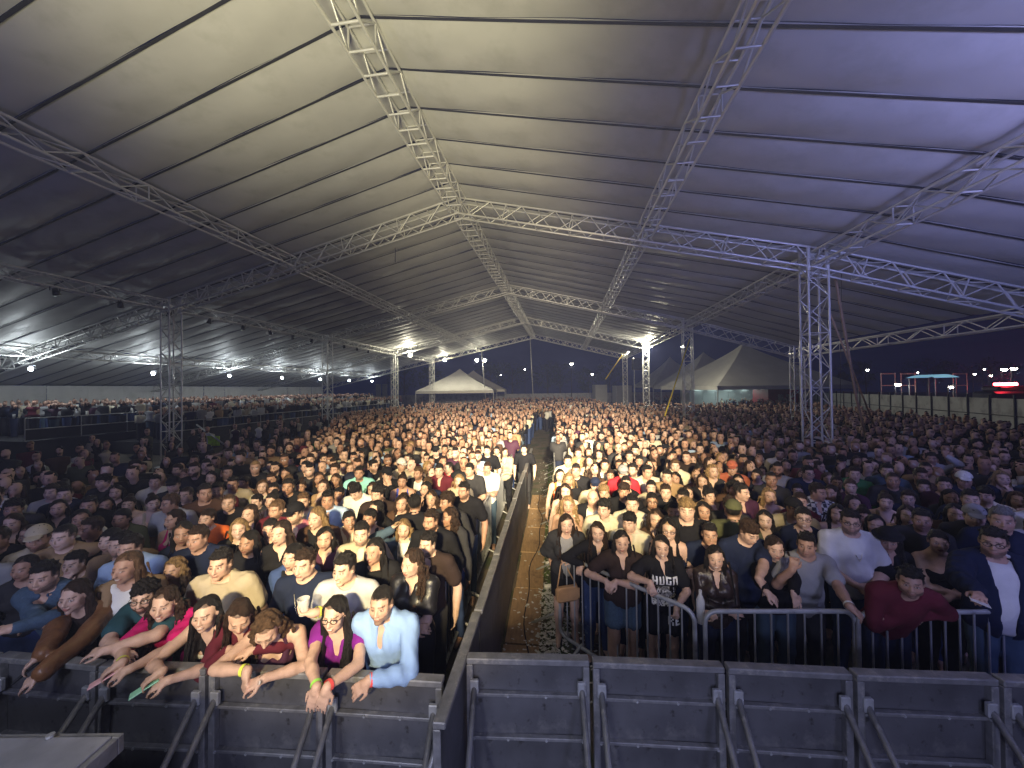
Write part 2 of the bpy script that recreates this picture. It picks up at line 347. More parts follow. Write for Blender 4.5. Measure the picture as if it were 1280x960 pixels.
def put_arm(F, S, i, g=0.0, t=2.0, taper=1.0):
    """sleeve or arm: t from 0 (shoulder) over 1 (elbow) to 2 (wrist)"""
    f = S['sex'] == 'f'; sh, el, wr = S['sh'][i], S['el'][i], S['wr'][i]; b = 0.5 + 0.5 * S['build']
    r0, r1, r2 = [(x + g) for x in ((.045 * b, .037 * b, .025) if f else (.056 * b, .045 * b, .031))]
    kk = .014 if g else .03
    if t <= 1: F.cap(sh, sh + (el - sh) * t, r0, r0 + (r1 - r0) * t * taper + (.006 if g else 0), .03)
    else:
        F.cap(sh, el, r0, r1, kk); e2 = el + (wr - el) * (t - 1)
        m = el + (e2 - el) * .35; F.cap(el, m, r1, r1 * 1.0, kk * .6); F.cap(m, e2, r1 * 1.0, r1 + (r2 - r1) * (t - 1), kk * .6)

def put_legs(F, S, g=0.0, t=2.0):
    f = S['sex'] == 'f'; b = S['build']; hz = S['hip'][2]
    for i, q in ((0, -1), (1, 1)):
        h = np.array([q * .088, .012, hz - .03]); kn, an = S['knee'][i], S['ank'][i]; ra, rb, rc = [x * (0.6 + 0.4 * b) + g for x in (.088, .056, .036)]
        if t <= 1: F.cap(h, h + (kn - h) * t, ra, ra + (rb - ra) * t + g * .6, .03)
        else:
            F.cap(h, kn, ra, rb, .03); e = kn + (an - kn) * (t - 1); m = kn + (e - kn) * .35
            F.cap(kn, m + np.array([0, .012, 0]), rb, rb * .98, .03); F.cap(m + np.array([0, .012, 0]), e, rb * .98, rc + g * .5, .03)

def bounds(S, full=True, pad=.16):
    pts = [S['head'] + np.array([0, 0, .05]), S['head'] - np.array([0, 0, .05]), S['hip'], *S['sh'], *S['el'], *S['wr'], *[w + h['d'] * .15 for w, h in zip(S['wr'], S['hd'])]]
    if full: pts += S['knee'] + S['ank']
    P = np.array(pts); lo = P.min(0) - pad; hi = P.max(0) + pad
    if full: lo[2] = -.02
    return lo, hi

def grid_for(S, step, hstep=None, dstep=None, lo=None, hi=None):
    if lo is None: lo, hi = bounds(S)
    fx = [[], [], []]
    if hstep:
        c = S['head']
        for a, (r0, r1) in enumerate(((.10, .10), (.13, .12), (.13, .13))): fx[a].append((c[a] - r0, c[a] + r1, hstep))
    if dstep:
        for w, h in zip(S['wr'], S['hd']):
            c = w + h['d'] * .09
            for a in range(3): fx[a].append((c[a] - .085, c[a] + .085, dstep))
    return Field(*[axis(lo[a], hi[a], step, fx[a]) for a in range(3)])

def body_mesh(S, step=.02, hstep=.01, dstep=None):
    F = grid_for(S, step, hstep, dstep)
    put_trunk(F, S); put_legs(F, S)
    for i, q in ((0, -1), (1, 1)):
        an = S['ank'][i]; F.cap(an, an + np.array([q * .02, -.13, -.045]), .040, .032, .03)
        put_arm(F, S, i); put_hand(F, S['wr'][i], S['hd'][i], .92 if S['sex'] == 'f' else 1.0)
    put_head(F, S); return F.mesh()

def head_local(S, V): return ((V - S['head']) @ S['Rh']) / S['hs']

def face_paint(S, V, look, rng):
    """colour and weight per vertex for brows, eyes, lips, beard (the rest keeps the skin colour)"""
    L = head_local(S, V); x, y, z = L.T; col = np.zeros((len(V), 4)); front = (y < -.045) & (np.abs(z) < .125)
    hair = look.get('haircol', (.02, .014, .01))
    def put(m, c, a): col[m, :3] = c; col[m, 3] = a
    if look.get('scalp'):
        sc = (z > .072) & (y < .02) if look['scalp'] == 2 else ((z > .060 - .25 * np.maximum(np.abs(x) - .03, 0)) & (y < .02)) | ((y > -.002) & (z > -.055 + .03 * (y < .03))) | ((y > -.036) & (z > -.004) & (np.abs(x) > .050)); put(sc & (z < .2) & (z > -.08) & (np.abs(y) < .13), hair, .82)
    bd = look.get('beard', 0)
    if bd:
        j = (z < -.040) & (z > -.125) & (y < .0) & (np.abs(x) < .075) & ~((z > -.052) & (np.abs(x) < .03) & (bd < 2)) & ~((np.abs(x) > .028) & (z > -.058 + .5 * (np.abs(x) - .028)) & (y < -.055))
        j &= ~((np.abs(z + .064) < .010) & (np.abs(x) < .021)); put(j, hair, .55 if bd == 1 else .88)
    ck = front & (((np.abs(x) - .042) / .02) ** 2 + ((z + .03) / .018) ** 2 < 1) & (col[:, 3] < .1); put(ck, look.get('blush', (.55, .22, .16)), .18)
    lip = front & (np.abs(x) < .025) & (z < -.0525) & (z > -.0765) & ((x / .026) ** 2 + ((z + .0640) / .0120) ** 2 < 1); put(lip, (.30, .075, .065) if S['sex'] == 'f' else (.33, .13, .105), .72 if S['sex'] == 'f' else .5)
    if look.get('smile'):
        t = front & ((x / .020) ** 2 + ((z + .0640 - 6 * x * x) / .0052) ** 2 < 1); put(t, (.72, .68, .62), .9)
    else:
        t = front & (np.abs(x) < .022) & (np.abs(z + .0640) < .0022); put(t, (.08, .025, .022), .8)
    for g in (-1, 1):
        e = front & (((x - g * .031) / .0165) ** 2 + ((z - .0005) / .0085) ** 2 < 1); put(e, (.07, .042, .035), .62)
        w = front & (((x - g * .031) / .0125) ** 2 + ((z - .0) / .0052) ** 2 < 1); put(w, (.60, .56, .52), .85)
        i = front & (((x - g * .031) / .0062) ** 2 + (z / .0062) ** 2 < 1); put(i, (.022, .014, .010), .95)
        b = front & (np.abs(x - g * .032) < .020) & (np.abs(z - .0235 + .16 * np.maximum(np.abs(x) - .034, 0) + .02 * np.maximum(.030 - np.abs(x), 0)) < (.0048 if S['sex'] == 'm' else .0036)); put(b, hair, .80)
    return col

def hair_mesh(style, step=.010, seed=0, hs=1.0):
    """in head coordinates (eye line at 0, face to -Y)"""
    long = style in ('long', 'wavy', 'longfront', 'bob', 'veil')
    F = Field(axis(-.19, .19, step), axis(-.17, .20, step), axis(-.50 if long else -.16, .20, step))
    up = .010
    def side_keep(zb, yf, zt, drop=.25):   # forehead hairline, temples with a short sideburn, nape
        F.cut(lambda X, Y, Z: np.minimum(np.minimum(zt - drop * np.maximum(np.abs(X) - .030, 0) + .004 * np.sin(X * 160 + seed) - Z, np.maximum(yf - Y, zb - Z)), np.maximum(-.030 - Y, np.maximum(.004 - Z, .052 - np.abs(X)))))
    def tufts(n, zlo, size, seed, front=0.0):
        r = np.random.default_rng(seed + 5)
        for q in range(n):
            a, u = r.uniform(0, 6.283), r.uniform(zlo, 1); w = math.sqrt(max(0, 1 - u * u)); p = np.array([.078 * w * math.cos(a), .014 + .096 * w * math.sin(a), .030 + .092 * u])
            d = nrm(np.array([.3 * math.cos(a) + r.normal() * .3, -.5 - front + r.normal() * .3, .45])); F.cap(p - d * size * .5, p + d * size, size * .42, size * .16, k=.006)
    if style == 'buzz':
        F.ell((0, .014, .026), (.0745, .0940, .0885), k=0); F.bump(.0008, 150, seed); side_keep(-.05, .0, .064)
    elif style == 'short':
        F.ell((0, .014, .030), (.0765, .0965, .0920), k=0); F.ell((0, -.018, .082), (.060, .064, .034), k=.02); tufts(46, .30, .024, seed); F.bump(.0014, 120, seed); side_keep(-.055, .004, .064)
    elif style == 'quiff':
        F.ell((0, .014, .029), (.0755, .0955, .0910), k=0); F.ell((.008, -.040, .094), (.052, .046, .030), k=.02); tufts(50, .42, .030, seed, .3); F.bump(.0014, 120, seed); side_keep(-.05, .006, .066)
    elif style == 'curly':
        F.ell((0, .014, .042), (.088, .102, .092), k=0); tufts(90, .05, .030, seed); F.bump(.004, 105, seed); side_keep(-.05, .0, .052)
    elif style == 'fringe':
        F.ell((0, .012, .032), (.080, .098, .092), k=0); F.ell((0, -.048, .064), (.060, .044, .036), k=.02); tufts(50, .30, .028, seed, .5); F.bump(.002, 100, seed); side_keep(-.055, .004, .040)
    elif style in ('tied', 'bun'):
        F.ell((0, .014, .030), (.078, .098, .090), k=0); side_keep(-.05, -.004, .062, 1.0)
        if style == 'bun': F.ell((0, .075, .105), (.042, .042, .038), k=.01)
        else: F.cap((0, .10, .04), (0, .145, -.08), .035, .025, k=.01)
        F.bump(.0018, 70, seed)
    else:
        w = dict(long=.97, wavy=1.08, longfront=1.0, bob=1.0, veil=1.1)[style]; zl = -.24 if style == 'bob' else -.43; r = np.random.default_rng(seed + 2)
        F.ell((0, .016, .029), (.079, .098, .0925), k=0)
        for g in (-1, 1):
            fr = .025 * r.normal(); back = r.random() < .35                       # one side may fall behind the shoulder
            p = [(g * .066, .012, .045), (g * .078 * w, .022, -.04), (g * .083 * w, .030, -.13), (g * .094 * w, .012 + fr + (.05 if back else 0), -.24), (g * .090 * w, -.040 + fr + (.10 if back else 0), -.33), (g * .078 * w, -.062 + fr + (.11 if back else 0), zl)]
            rr = [.022, .026, .028, .028, .026, .012]; n = 4 if style == 'bob' else 6
            for i in range(n - 1):
                if p[i + 1][2] < p[i][2]: F.cap(p[i], p[i + 1], rr[i] * w, rr[i + 1] * w, k=.02)
            for q in range(15):                                                   # loose locks that break the outline
                o = np.array([r.normal() * .013, r.normal() * .016, 0]); wv = .012 if style == 'wavy' else .004; m0 = None
                for i in range(1, n):
                    c = np.array(p[i]) + o * (1 + .35 * i) + np.array([wv * math.sin(i * 2 + q), wv * math.cos(i * 1.7 + q), r.normal() * .02 - (.02 if i == n - 1 else 0)])
                    if m0 is not None: F.cap(m0, c, .011, .009 if i < n - 1 else .003, k=.006)
                    m0 = c
        F.ell((0, .066, -.08), (.080 * w, .046, .15), k=.03)
        if style != 'bob': F.ell((0, .080, -.25), (.098 * w, .042, .15), k=.04)
        F.bump(.0022 if style != 'wavy' else .0050, 62 if style != 'wavy' else 60, seed, .30 if style != 'wavy' else .75)
        # face opening, hairline, and a parting on the crown
        part = .014 * (1 if seed % 2 else -1)
        F.cut(lambda X, Y, Z: np.minimum(np.minimum(.0655 - np.abs(X) + 0 * Z, (.094 - .62 * np.abs(X - part) - 3.0 * (X - part) ** 2) - Z), .004 - Y))
        F.cut(lambda X, Y, Z: np.where((Y < .0) & (np.abs(X) < .052 + .10 * np.clip(-Z - .09, 0, .12)) & (Z < -.05), .02, -.01))
        F.cap((part, -.085, .092), (part, .03, .128), .0065, .005, k=.006, sub=True)
    return F.mesh()

# ================================================================ building helpers
def link(name, data, parent=None, mats=None, smooth=False, kind=None):
    o = bpy.data.objects.new(name, data); COL.objects.link(o)
    if parent is not None: o.parent = parent
    if kind: o['kind'] = kind
    return o
def tag(o, label=None, cat=None, group=None, kind=None):
    if label: o['label'] = label
    if cat: o['category'] = cat
    if group: o['group'] = group
    if kind: o['kind'] = kind
    return o
def empty(name, loc=(0, 0, 0), rz=0.0, label=None, cat=None, group=None):
    o = bpy.data.objects.new(name, None); COL.objects.link(o); o.location = [float(x) for x in loc]; o.rotation_euler = (0, 0, rz)
    o.empty_display_size = .2
    return tag(o, label, cat, group)
def mesh_of(name, V, F, m, smooth=False):
    me = bpy.data.meshes.new(name); V = np.asarray(V, np.float32)
    F = np.asarray(F) if not isinstance(F, np.ndarray) else F
    if F.dtype != object and F.ndim == 2:
        n, k = F.shape; me.vertices.add(len(V)); me.vertices.foreach_set('co', V.ravel()); me.loops.add(n * k); me.loops.foreach_set('vertex_index', F.astype(np.int32).ravel())
        me.polygons.add(n); me.polygons.foreach_set('loop_start', np.arange(0, n * k, k, dtype=np.int32)); me.update(calc_edges=True); me.validate()
    else: me.from_pydata(V.tolist(), [], [list(map(int, f)) for f in F]); me.update()
    if smooth: me.polygons.foreach_set('use_smooth', np.ones(len(me.polygons), bool))
    for x in (m if isinstance(m, (list, tuple)) else [m]): me.materials.append(x)
    return me

class MB:
    """collects shapes into one mesh"""
    def __init__(s): s.v = []; s.f = []; s.mi = []; s.n = 0
    def add(s, V, F, mi=0):
        s.v.extend([tuple(map(float, p)) for p in V]); s.f.extend([tuple(i + s.n for i in f) for f in F]); s.mi.extend([mi] * len(F)); s.n += len(V)
    def box(s, c, d, R=None, bev=0.0, mi=0):
        c = np.asarray(c, float); h = np.asarray(d, float) / 2
        if bev <= 0:
            V = np.array([[x, y, z] for z in (-1, 1) for y in (-1, 1) for x in (-1, 1)], float) * h
            F = [(0, 2, 3, 1), (4, 5, 7, 6), (0, 1, 5, 4), (2, 6, 7, 3), (0, 4, 6, 2), (1, 3, 7, 5)]
        else:
            b = min(bev, *(h * .9)); V = []; F = []; ix = {}
            for a in range(3):
                for sg in (-1, 1):
                    o = [(a + 1) % 3, (a + 2) % 3]
                    for p in (-1, 1):
                        for q in (-1, 1):
                            w = np.zeros(3); w[a] = sg * h[a]; w[o[0]] = p * (h[o[0]] - b); w[o[1]] = q * (h[o[1]] - b)
                            key = np.zeros(3, int); key[a] = sg; key[o[0]] = p; key[o[1]] = q; ix[(a, *key)] = len(V); V.append(w)
                    g = lambda p, q: ix[(a, *[sg if k == a else (p if k == o[0] else q) for k in range(3)])]
                    f = (g(-1, -1), g(1, -1), g(1, 1), g(-1, 1)); F.append(f if sg > 0 else f[::-1])
            for a in range(3):
                o = [(a + 1) % 3, (a + 2) % 3]
                for p in (-1, 1):
                    for q in (-1, 1):
                        e = lambda fa, t: ix[(fa, *[t if k == a else (p if k == o[0] else q) for k in range(3)])]
                        f = (e(o[0], -1), e(o[0], 1), e(o[1], 1), e(o[1], -1)); F.append(f if p * q < 0 else f[::-1])
            for x in (-1, 1):
                for y in (-1, 1):
                    for z in (-1, 1):
                        f = tuple(ix[(a, x, y, z)] for a in range(3)); F.append(f if x * y * z > 0 else f[::-1])
            V = np.array(V)
        if R is not None: V = V @ np.asarray(R).T
        s.add(V + c, F, mi); return s
    def tube(s, pts, r, n=8, caps=True, mi=0):
        P = [np.asarray(p, float) for p in pts]; rr = r if isinstance(r, (list, tuple)) else [r] * len(P); V = []; F = []
        up = None
        for i, p in enumerate(P):
            t = nrm(P[min(i + 1, len(P) - 1)] - P[max(i - 1, 0)])
            if up is None: up = np.array([0, 0, 1.0]) if abs(t[2]) < .9 else np.array([1.0, 0, 0])
            a = nrm(np.cross(t, up)); b = np.cross(a, t); up = b
            for k in range(n): w = 2 * math.pi * k / n; V.append(p + (a * math.cos(w) + b * math.sin(w)) * rr[i])
        for i in range(len(P) - 1):
            for k in range(n): q = (k + 1) % n; F.append((i * n + k, (i + 1) * n + k, (i + 1) * n + q, i * n + q))
        if caps: F.append(tuple(range(n))); F.append(tuple(reversed(range((len(P) - 1) * n, len(P) * n))))
        s.add(V, F, mi); return s
    def mesh(s, name, m, smooth=False):
        me = bpy.data.meshes.new(name); me.from_pydata(s.v, [], s.f); me.update()
        for x in (m if isinstance(m, (list, tuple)) else [m]): me.materials.append(x)
        if any(s.mi): me.polygons.foreach_set('material_index', np.array(s.mi, np.int32))
        if smooth: me.polygons.foreach_set('use_smooth', np.ones(len(me.polygons), bool))
        return me
    def obj(s, name, m, parent=None, smooth=False, kind=None): return link(name, s.mesh(name, m, smooth), parent, kind=kind)

# unit tube along Z, shared by every bar of the trusses and fences
_unit = {}
def unit_tube(m, n=8):
    key = (m.name, n)
    if key not in _unit: _unit[key] = MB().tube([(0, 0, 0), (0, 0, 1)], 1.0, n).mesh('bar', m, False); _unit[key].polygons.foreach_set('use_smooth', np.array([len(p.vertices) == 4 for p in _unit[key].polygons]))
    return _unit[key]
def bar(name, a, b, r, m, parent, n=8):
    a = Vector([float(x) for x in a]); b = Vector([float(x) for x in b]); d = b - a
    o = link(name, unit_tube(m, n), parent)
    o.matrix_local = Matrix.Translation(a) @ d.to_track_quat('Z', 'Y').to_matrix().to_4x4() @ Matrix.Diagonal((r, r, d.length, 1)); return o
def copy_tree(o, parent=None):
    c = o.copy(); COL.objects.link(c)
    if parent is not None: c.parent = parent
    for ch in [x for x in o.children]: copy_tree(ch, c)
    return c

# ================================================================ tent geometry (t across: 0 right eave, 1 left eave; v along the tent)
AX = np.array([0.1357, 0.9907]); R1P = np.array([8.17, 10.0]); CR = np.array([-22.27, 5.4]); BAY = 10.3
T_RID = 0.442
PROF = [(-0.225, 4.72), (0.0, 6.42), (T_RID, 9.12), (1.0, 6.66), (1.36, 5.02), (1.72, 3.32)]
def prof(t):
    for (a, za), (b, zb) in zip(PROF, PROF[1:]):
        if a <= t <= b: return za + (zb - za) * (t - a) / (b - a)
    return PROF[0][1] if t < 0 else PROF[-1][1]
def TP(t, v, dz=0.0, z=None):
    p = R1P + CR * t + AX * v; return np.array([p[0], p[1], (prof(t) if z is None else z) + dz])

def truss(name, p0, p1, label, cat, group=None, w=.44, h=.46, seg=.52, single=True, rc=.029, rb=.0165, updir=(0, 0, 1), root=None, pattern='warren'):
    """four-chord lattice girder; chords and, where they can be picked apart, braces are parts"""
    p0 = np.asarray(p0, float); p1 = np.asarray(p1, float); d = nrm(p1 - p0); L = np.linalg.norm(p1 - p0)
    sd = nrm(np.cross(d, updir)); up = np.cross(sd, d)
    r = root or empty(name, p0, 0, label, cat, group); base = p0 if root is None else np.asarray(root.location)
    P = lambda a, x, y: p0 - base + d * a + sd * (x * w / 2) + up * (y * h / 2)
    for x in (-1, 1):
        for y in (-1, 1): bar('chord', P(0, x, y), P(L, x, y), rc, M['alu'], r)
    n = max(2, int(round(L / seg))); s = L / n; mb = MB()
    def br(a, b, rad=rb):
        if single: bar('brace', a, b, rad, M['alu'], r, 6)
        else: mb.tube([a, b], rad, 5, False)
    for i in range(n):
        a, b = i * s, (i + 1) * s
        for f, (c1, c2) in enumerate((((-1, -1), (-1, 1)), ((1, -1), (1, 1)))):       # side faces
            q1, q2 = (c1, c2) if (i + f) % 2 == 0 else (c2, c1); br(P(a, *q1), P(b, *q2))
        if pattern == 'ladder' or i % 2 == 0:
            br(P(a, -1, -1), P(a, 1, -1), rb * 1.15); br(P(a, -1, 1), P(a, 1, 1))
        if pattern == 'warren' and i % 2 == 1:
            br(P(a, -1, -1), P(b, 1, -1)); br(P(a, -1, 1), P(b, 1, 1))
        if i % 4 == 0:
            for c in (-1, 1): br(P(a, c, -1), P(a, c, 1))
    if not single: mb.obj('lacing', M['alu'], r, kind='stuff')
    return r

# ================================================================ ground
def sheet(name, x0, x1, y0, y1, nx, ny, m, z=0.0, amp=0.0, parent=None, kind=None):
    X, Y = np.meshgrid(np.linspace(x0, x1, nx), np.linspace(y0, y1, ny), indexing='ij'); r = np.random.default_rng(3)
    Z = z + amp * (r.random(X.shape) - .5); V = np.stack([X, Y, Z], -1).reshape(-1, 3)
    F = [(i * ny + j, (i + 1) * ny + j, (i + 1) * ny + j + 1, i * ny + j + 1) for i in range(nx - 1) for j in range(ny - 1)]
    return link(name, mesh_of(name, V, np.array(F), m, True), parent, kind=kind)
sheet('ground', -150, 150, -40, 190, 61, 61, M['dirt'], kind='structure')

# aisle floor: plywood sheets laid end to end between the barrier line and the grass
AD = np.array([0.1065, 0.9943])                       # direction of the aisle
def aisle(s, off): p = np.array([-0.417, 2.11]) + AD * s + np.array([AD[1], -AD[0]]) * off; return p
AY = math.atan2(-AD[0], AD[1])
walk = empty('aisle_walkway', (*aisle(3.6, .24), 0)); tag(walk, kind='structure')
for i in range(6):
    c = aisle(1.75 + i * 1.24, .235 + .010 * (i % 3)); mb = MB().box((0, 0, 0), (.42, 1.215, .018), rotz(AY + .006 * ((i * 5) % 3 - 1)), .003)
    o = mb.obj('plywood_sheet', M['ply'], walk); o.location = Vector((c[0], c[1], .018 + .002 * (i % 2))) - walk.location
# loose cable down the aisle
cb = [(*aisle(s, .30 + .07 * math.sin(s * 1.3) + .03 * math.sin(s * 4)), .036) for s in np.linspace(1.0, 8.5, 40)]
o = MB().tube(cb, .008, 6).obj('floor_cable', M['strap'], smooth=True); tag(o, 'thin dark cable snaking along the plywood aisle walkway', 'cable')

# grass and litter between the plywood and the right-hand fence
rg = np.random.default_rng(7); V = []; F = []
for i in range(9000):
    s = rg.uniform(.4, 13.0); p = aisle(s, rg.uniform(.46, .78 + .2 * min(1, s / 5))); h = rg.uniform(.02, .075); a = rg.uniform(0, 6.28); w = .006; b = rg.normal(size=2) * .02
    n = len(V); V += [(p[0] - w * math.cos(a), p[1] - w * math.sin(a), 0), (p[0] + w * math.cos(a), p[1] + w * math.sin(a), 0), (p[0] + b[0], p[1] + b[1], h)]; F.append((n, n + 1, n + 2))
link('grass', mesh_of('grass', V, np.array(F), M['grass']), kind='stuff')
V = []; F = []
for i in range(3200):
    s = rg.uniform(.3, 14.0) if i % 2 else rg.uniform(.5, 3.6); p = aisle(s, rg.normal(.62, .10) if i % 5 else rg.uniform(.05, 1.1)); w, l = rg.uniform(.005, .024, 2); a = rg.uniform(0, 6.28); z = rg.uniform(.004, .05)
    R = rotz(a) @ rotx(rg.normal() * .5); n = len(V)
    for x, y in ((-w, -l), (w, -l), (w, l), (-w, l)):
        q = R @ np.array([x, y, rg.uniform(-.004, .004)]); V.append((p[0] + q[0], p[1] + q[1], abs(q[2]) + z))
    F.append((n, n + 1, n + 2, n + 3))
link('litter', mesh_of('litter', V, np.array(F), M['litter']), kind='stuff')
# trampled plastic cups, each one a thing
cupm = MB().tube([(0, 0, 0), (0, 0, .005), (0, 0, .11)], [.028, .030, .040], 10).mesh('cup', M['litter'], True)
for i in range(14):
    s = 1.2 + i * .62 + rg.uniform(-.2, .2); p = aisle(s, rg.uniform(.52, .72)); o = link('plastic_cup', cupm); o.location = (p[0], p[1], .04); o.rotation_euler = (math.pi / 2, 0, rg.uniform(0, 6.28))
    tag(o, f'crushed white plastic cup on the littered grass strip, {["first", "second", "third", "fourth", "fifth", "sixth", "seventh", "eighth", "ninth", "tenth", "eleventh", "twelfth", "thirteenth", "fourteenth"][i]} from the stage', 'cup', 'cups on the grass strip')

# ================================================================ canopy
def strip_mesh(name, t0, t1, dv, sag, seed, m, n=10, dz=.33, flip=False):
    r = np.random.default_rng(seed); V = []; F = []; nv = 6; ph = r.uniform(0, 6.28, 4)
    base = TP(t0, 0, dz)
    for i in range(n + 1):
        t = t0 + (t1 - t0) * i / n
        for j in range(nv):
            f = j / (nv - 1); p = TP(t, dv * f, dz) - base; env = math.sin(math.pi * f)
            p[2] -= sag * env * (1 + .35 * math.sin(i * 1.9 + ph[0])) + .012 * math.sin(i * 2.7 + ph[1] + f * 5) * env + .010 * math.sin(i * 5.1 + f * 9 + ph[2]); V.append(p)
    F = [(i * nv + j, i * nv + j + 1, (i + 1) * nv + j + 1, (i + 1) * nv + j) for i in range(n) for j in range(nv - 1)]
    if flip: F = [f[::-1] for f in F]
    return mesh_of(name, V, np.array(F), m, True), base
canopy = empty('tent_canopy', (*TP(T_RID, 0)[:2], 0), 0, 'huge grey tarpaulin tent roof of narrow seamed strips over the crowd', 'tent')
DV = 1.03
SLOPES = [(-0.225, 0.0, 10, .035), (0.0, T_RID, 20, .045), (T_RID, 1.0, 24, .045), (1.0, 1.36, 10, .04), (1.36, 1.72, 10, .04)]
webm = {}
for si, (t0, t1, n, sag) in enumerate(SLOPES):
    var = [strip_mesh('roof_panel', t0, t1, DV - .012, sag * (1 + .3 * k), 40 + si * 5 + k, M['tarp'], n) for k in range(3)]
    ws = MB()  # dark ribbons stand in for the shadowed gaps between roof panels
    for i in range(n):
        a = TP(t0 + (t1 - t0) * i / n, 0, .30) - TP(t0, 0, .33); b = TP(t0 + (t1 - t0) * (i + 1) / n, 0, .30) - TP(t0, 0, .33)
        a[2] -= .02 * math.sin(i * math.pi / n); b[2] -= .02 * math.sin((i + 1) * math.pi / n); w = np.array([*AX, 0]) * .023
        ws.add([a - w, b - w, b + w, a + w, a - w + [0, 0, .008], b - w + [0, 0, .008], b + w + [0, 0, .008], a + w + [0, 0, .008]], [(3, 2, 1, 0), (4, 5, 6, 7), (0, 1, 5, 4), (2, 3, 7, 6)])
    wm = ws.mesh('seam_shade', M['strap'])
    for k in range(-11, 30 if si else 10):
        v = k * DV; sh = Vector((AX[0] * v, AX[1] * v, 0))
        me, base = var[(k * 7 + si) % 3]; o = link('roof_panel', me, canopy); o.location = Vector(base) + sh - canopy.location
        o = link('seam_shade', wm, canopy); o.location = Vector(base) + sh - canopy.location

# ================================================================ towers and girders
def tower(name, t, v, top, label, near):
    p = TP(t, v); ang = math.atan2(CR[1], CR[0])
    r = empty(name, (p[0], p[1], 0), 0, label, 'truss tower', 'truss towers carrying the tent')
    w = .46; c, s = math.cos(ang), math.sin(ang); Q = lambda x, y, z: np.array([c * x - s * y, s * x + c * y, z])
    for x in (-1, 1):
        for y in (-1, 1): bar('chord', Q(x * w / 2, y * w / 2, .05), Q(x * w / 2, y * w / 2, top), .027, M['alu'], r)
    mb = MB(); n = int(top / .46)
    def br(a, b):
        if near: bar('brace', a, b, .0125, M['alu'], r, 6)
        else: mb.tube([a, b], .0135, 5, False)
    for i in range(n):
        a, b = .08 + i * (top - .12) / n, .08 + (i + 1) * (top - .12) / n
        for f, (x0, y0, x1, y1) in enumerate(((-1, -1, 1, -1), (1, -1, 1, 1), (1, 1, -1, 1), (-1, 1, -1, -1))):
            if (i + f) % 2: x0, y0, x1, y1 = x1, y1, x0, y0
            br(Q(x0 * w / 2, y0 * w / 2, a), Q(x1 * w / 2, y1 * w / 2, b))
            if i % 3 == 0: br(Q(x0 * w / 2, y0 * w / 2, a), Q(x1 * w / 2, y1 * w / 2, a))
    if not near: mb.obj('lacing', M['alu'], r, kind='stuff')
    MB().box((0, 0, .025), (.75, .75, .05), rotz(ang), .008).obj('base_plate', M['steel'], r)
    hd = MB().box((0, 0, top - .02), (.56, .56, .05), rotz(ang), .006)
    for x in (-1, 1):
        for y in (-1, 1): hd.tube([Q(x * .21, y * .21, top - .30), Q(x * .21, y * .21, top + .34)], .045, 8)
    hd.obj('head_block', M['alu'], r); return r
ORD = ['first', 'second', 'third', 'fourth']
for k in range(4):
    v = k * BAY
    tower('truss_tower', 0.0, v, prof(0) - .02, f'{ORD[k]} lattice tower from the stage standing in the dense crowd', k == 0)
    tower('truss_tower', 1.0, v, prof(1) - .02, f'{ORD[k]} lattice tower from the stage beside the floodlit platform', k == 0)
    if k < 2: tower('truss_tower', -0.225, v, prof(-.225) - .02, f'{ORD[k]} outer lattice tower from the stage, by the grey fence', False)
RAFT = [('rafter_truss', 0.0, .19, 'lower half above the dense crowd'), ('rafter_truss', .19, T_RID, 'next to the ridge above the dense crowd'),
        ('rafter_truss', T_RID, .73, 'next to the ridge above the barrier crowd'), ('rafter_truss', .73, 1.0, 'reaching the tower by the platform'),
        ('rafter_truss', 1.0, 1.36, 'over the raised platform'), ('rafter_truss', 1.36, 1.72, 'low end at the platform back wall'), ('rafter_truss', -.225, 0.0, 'in the dark bay by the grey fence')]
for k in range(4):
    for nm, t0, t1, wh in RAFT:
        if t0 < 0 and k > 1: continue
        truss(nm, TP(t0, k * BAY), TP(t1, k * BAY), f'rafter girder of the {ORD[k]} cross frame, {wh}', 'roof truss', 'cross girders under the tent roof', w=.42, h=.50, seg=.55, single=(k == 0 and -.1 < t0 < 1) or (k == 1 and 0 <= t0 < .8), rc=.031, rb=.018)
PUR = [(0.0, 'eave girder along the towers beside the dense crowd'), (.19, 'purlin girder halfway up the slope above the dense crowd'), (T_RID, 'ridge girder with ladder rungs along the top of the tent'), (.73, 'purlin girder halfway up the slope above the fan crowd'),
       (1.0, 'eave girder hung with dark lamps beside the floodlit platform'), (1.36, 'low purlin girder above the floodlit platform'), (1.72, 'lowest girder along the pale back wall of the platform'), (-.225, 'outer eave girder over the grey fence')]
BAYS = ['over the front rows', 'of the second bay', 'of the third bay', 'of the last bay']
for t, wh in PUR:
    for k in range(-1, 3):
        if t < 0 and k > 0: continue
        a = TP(t, k * BAY + .22, -.02); b = TP(t, (k + 1) * BAY - .22, -.02)
        lad = t in (T_RID, .19)
        truss('purlin_truss', a, b, f'{wh}, {BAYS[k + 1]}', 'roof truss', 'lengthwise girders under the tent roof', w=.50 if t == T_RID else .36, h=.44 if t == T_RID else .36, seg=.50 if t == T_RID else .60,
              single=(k == -1 and t in (0.0, .19, T_RID, .73)) or (k == 0 and t == T_RID), rc=.028, rb=.020 if t == T_RID else .0155, pattern='ladder' if lad else 'warren')
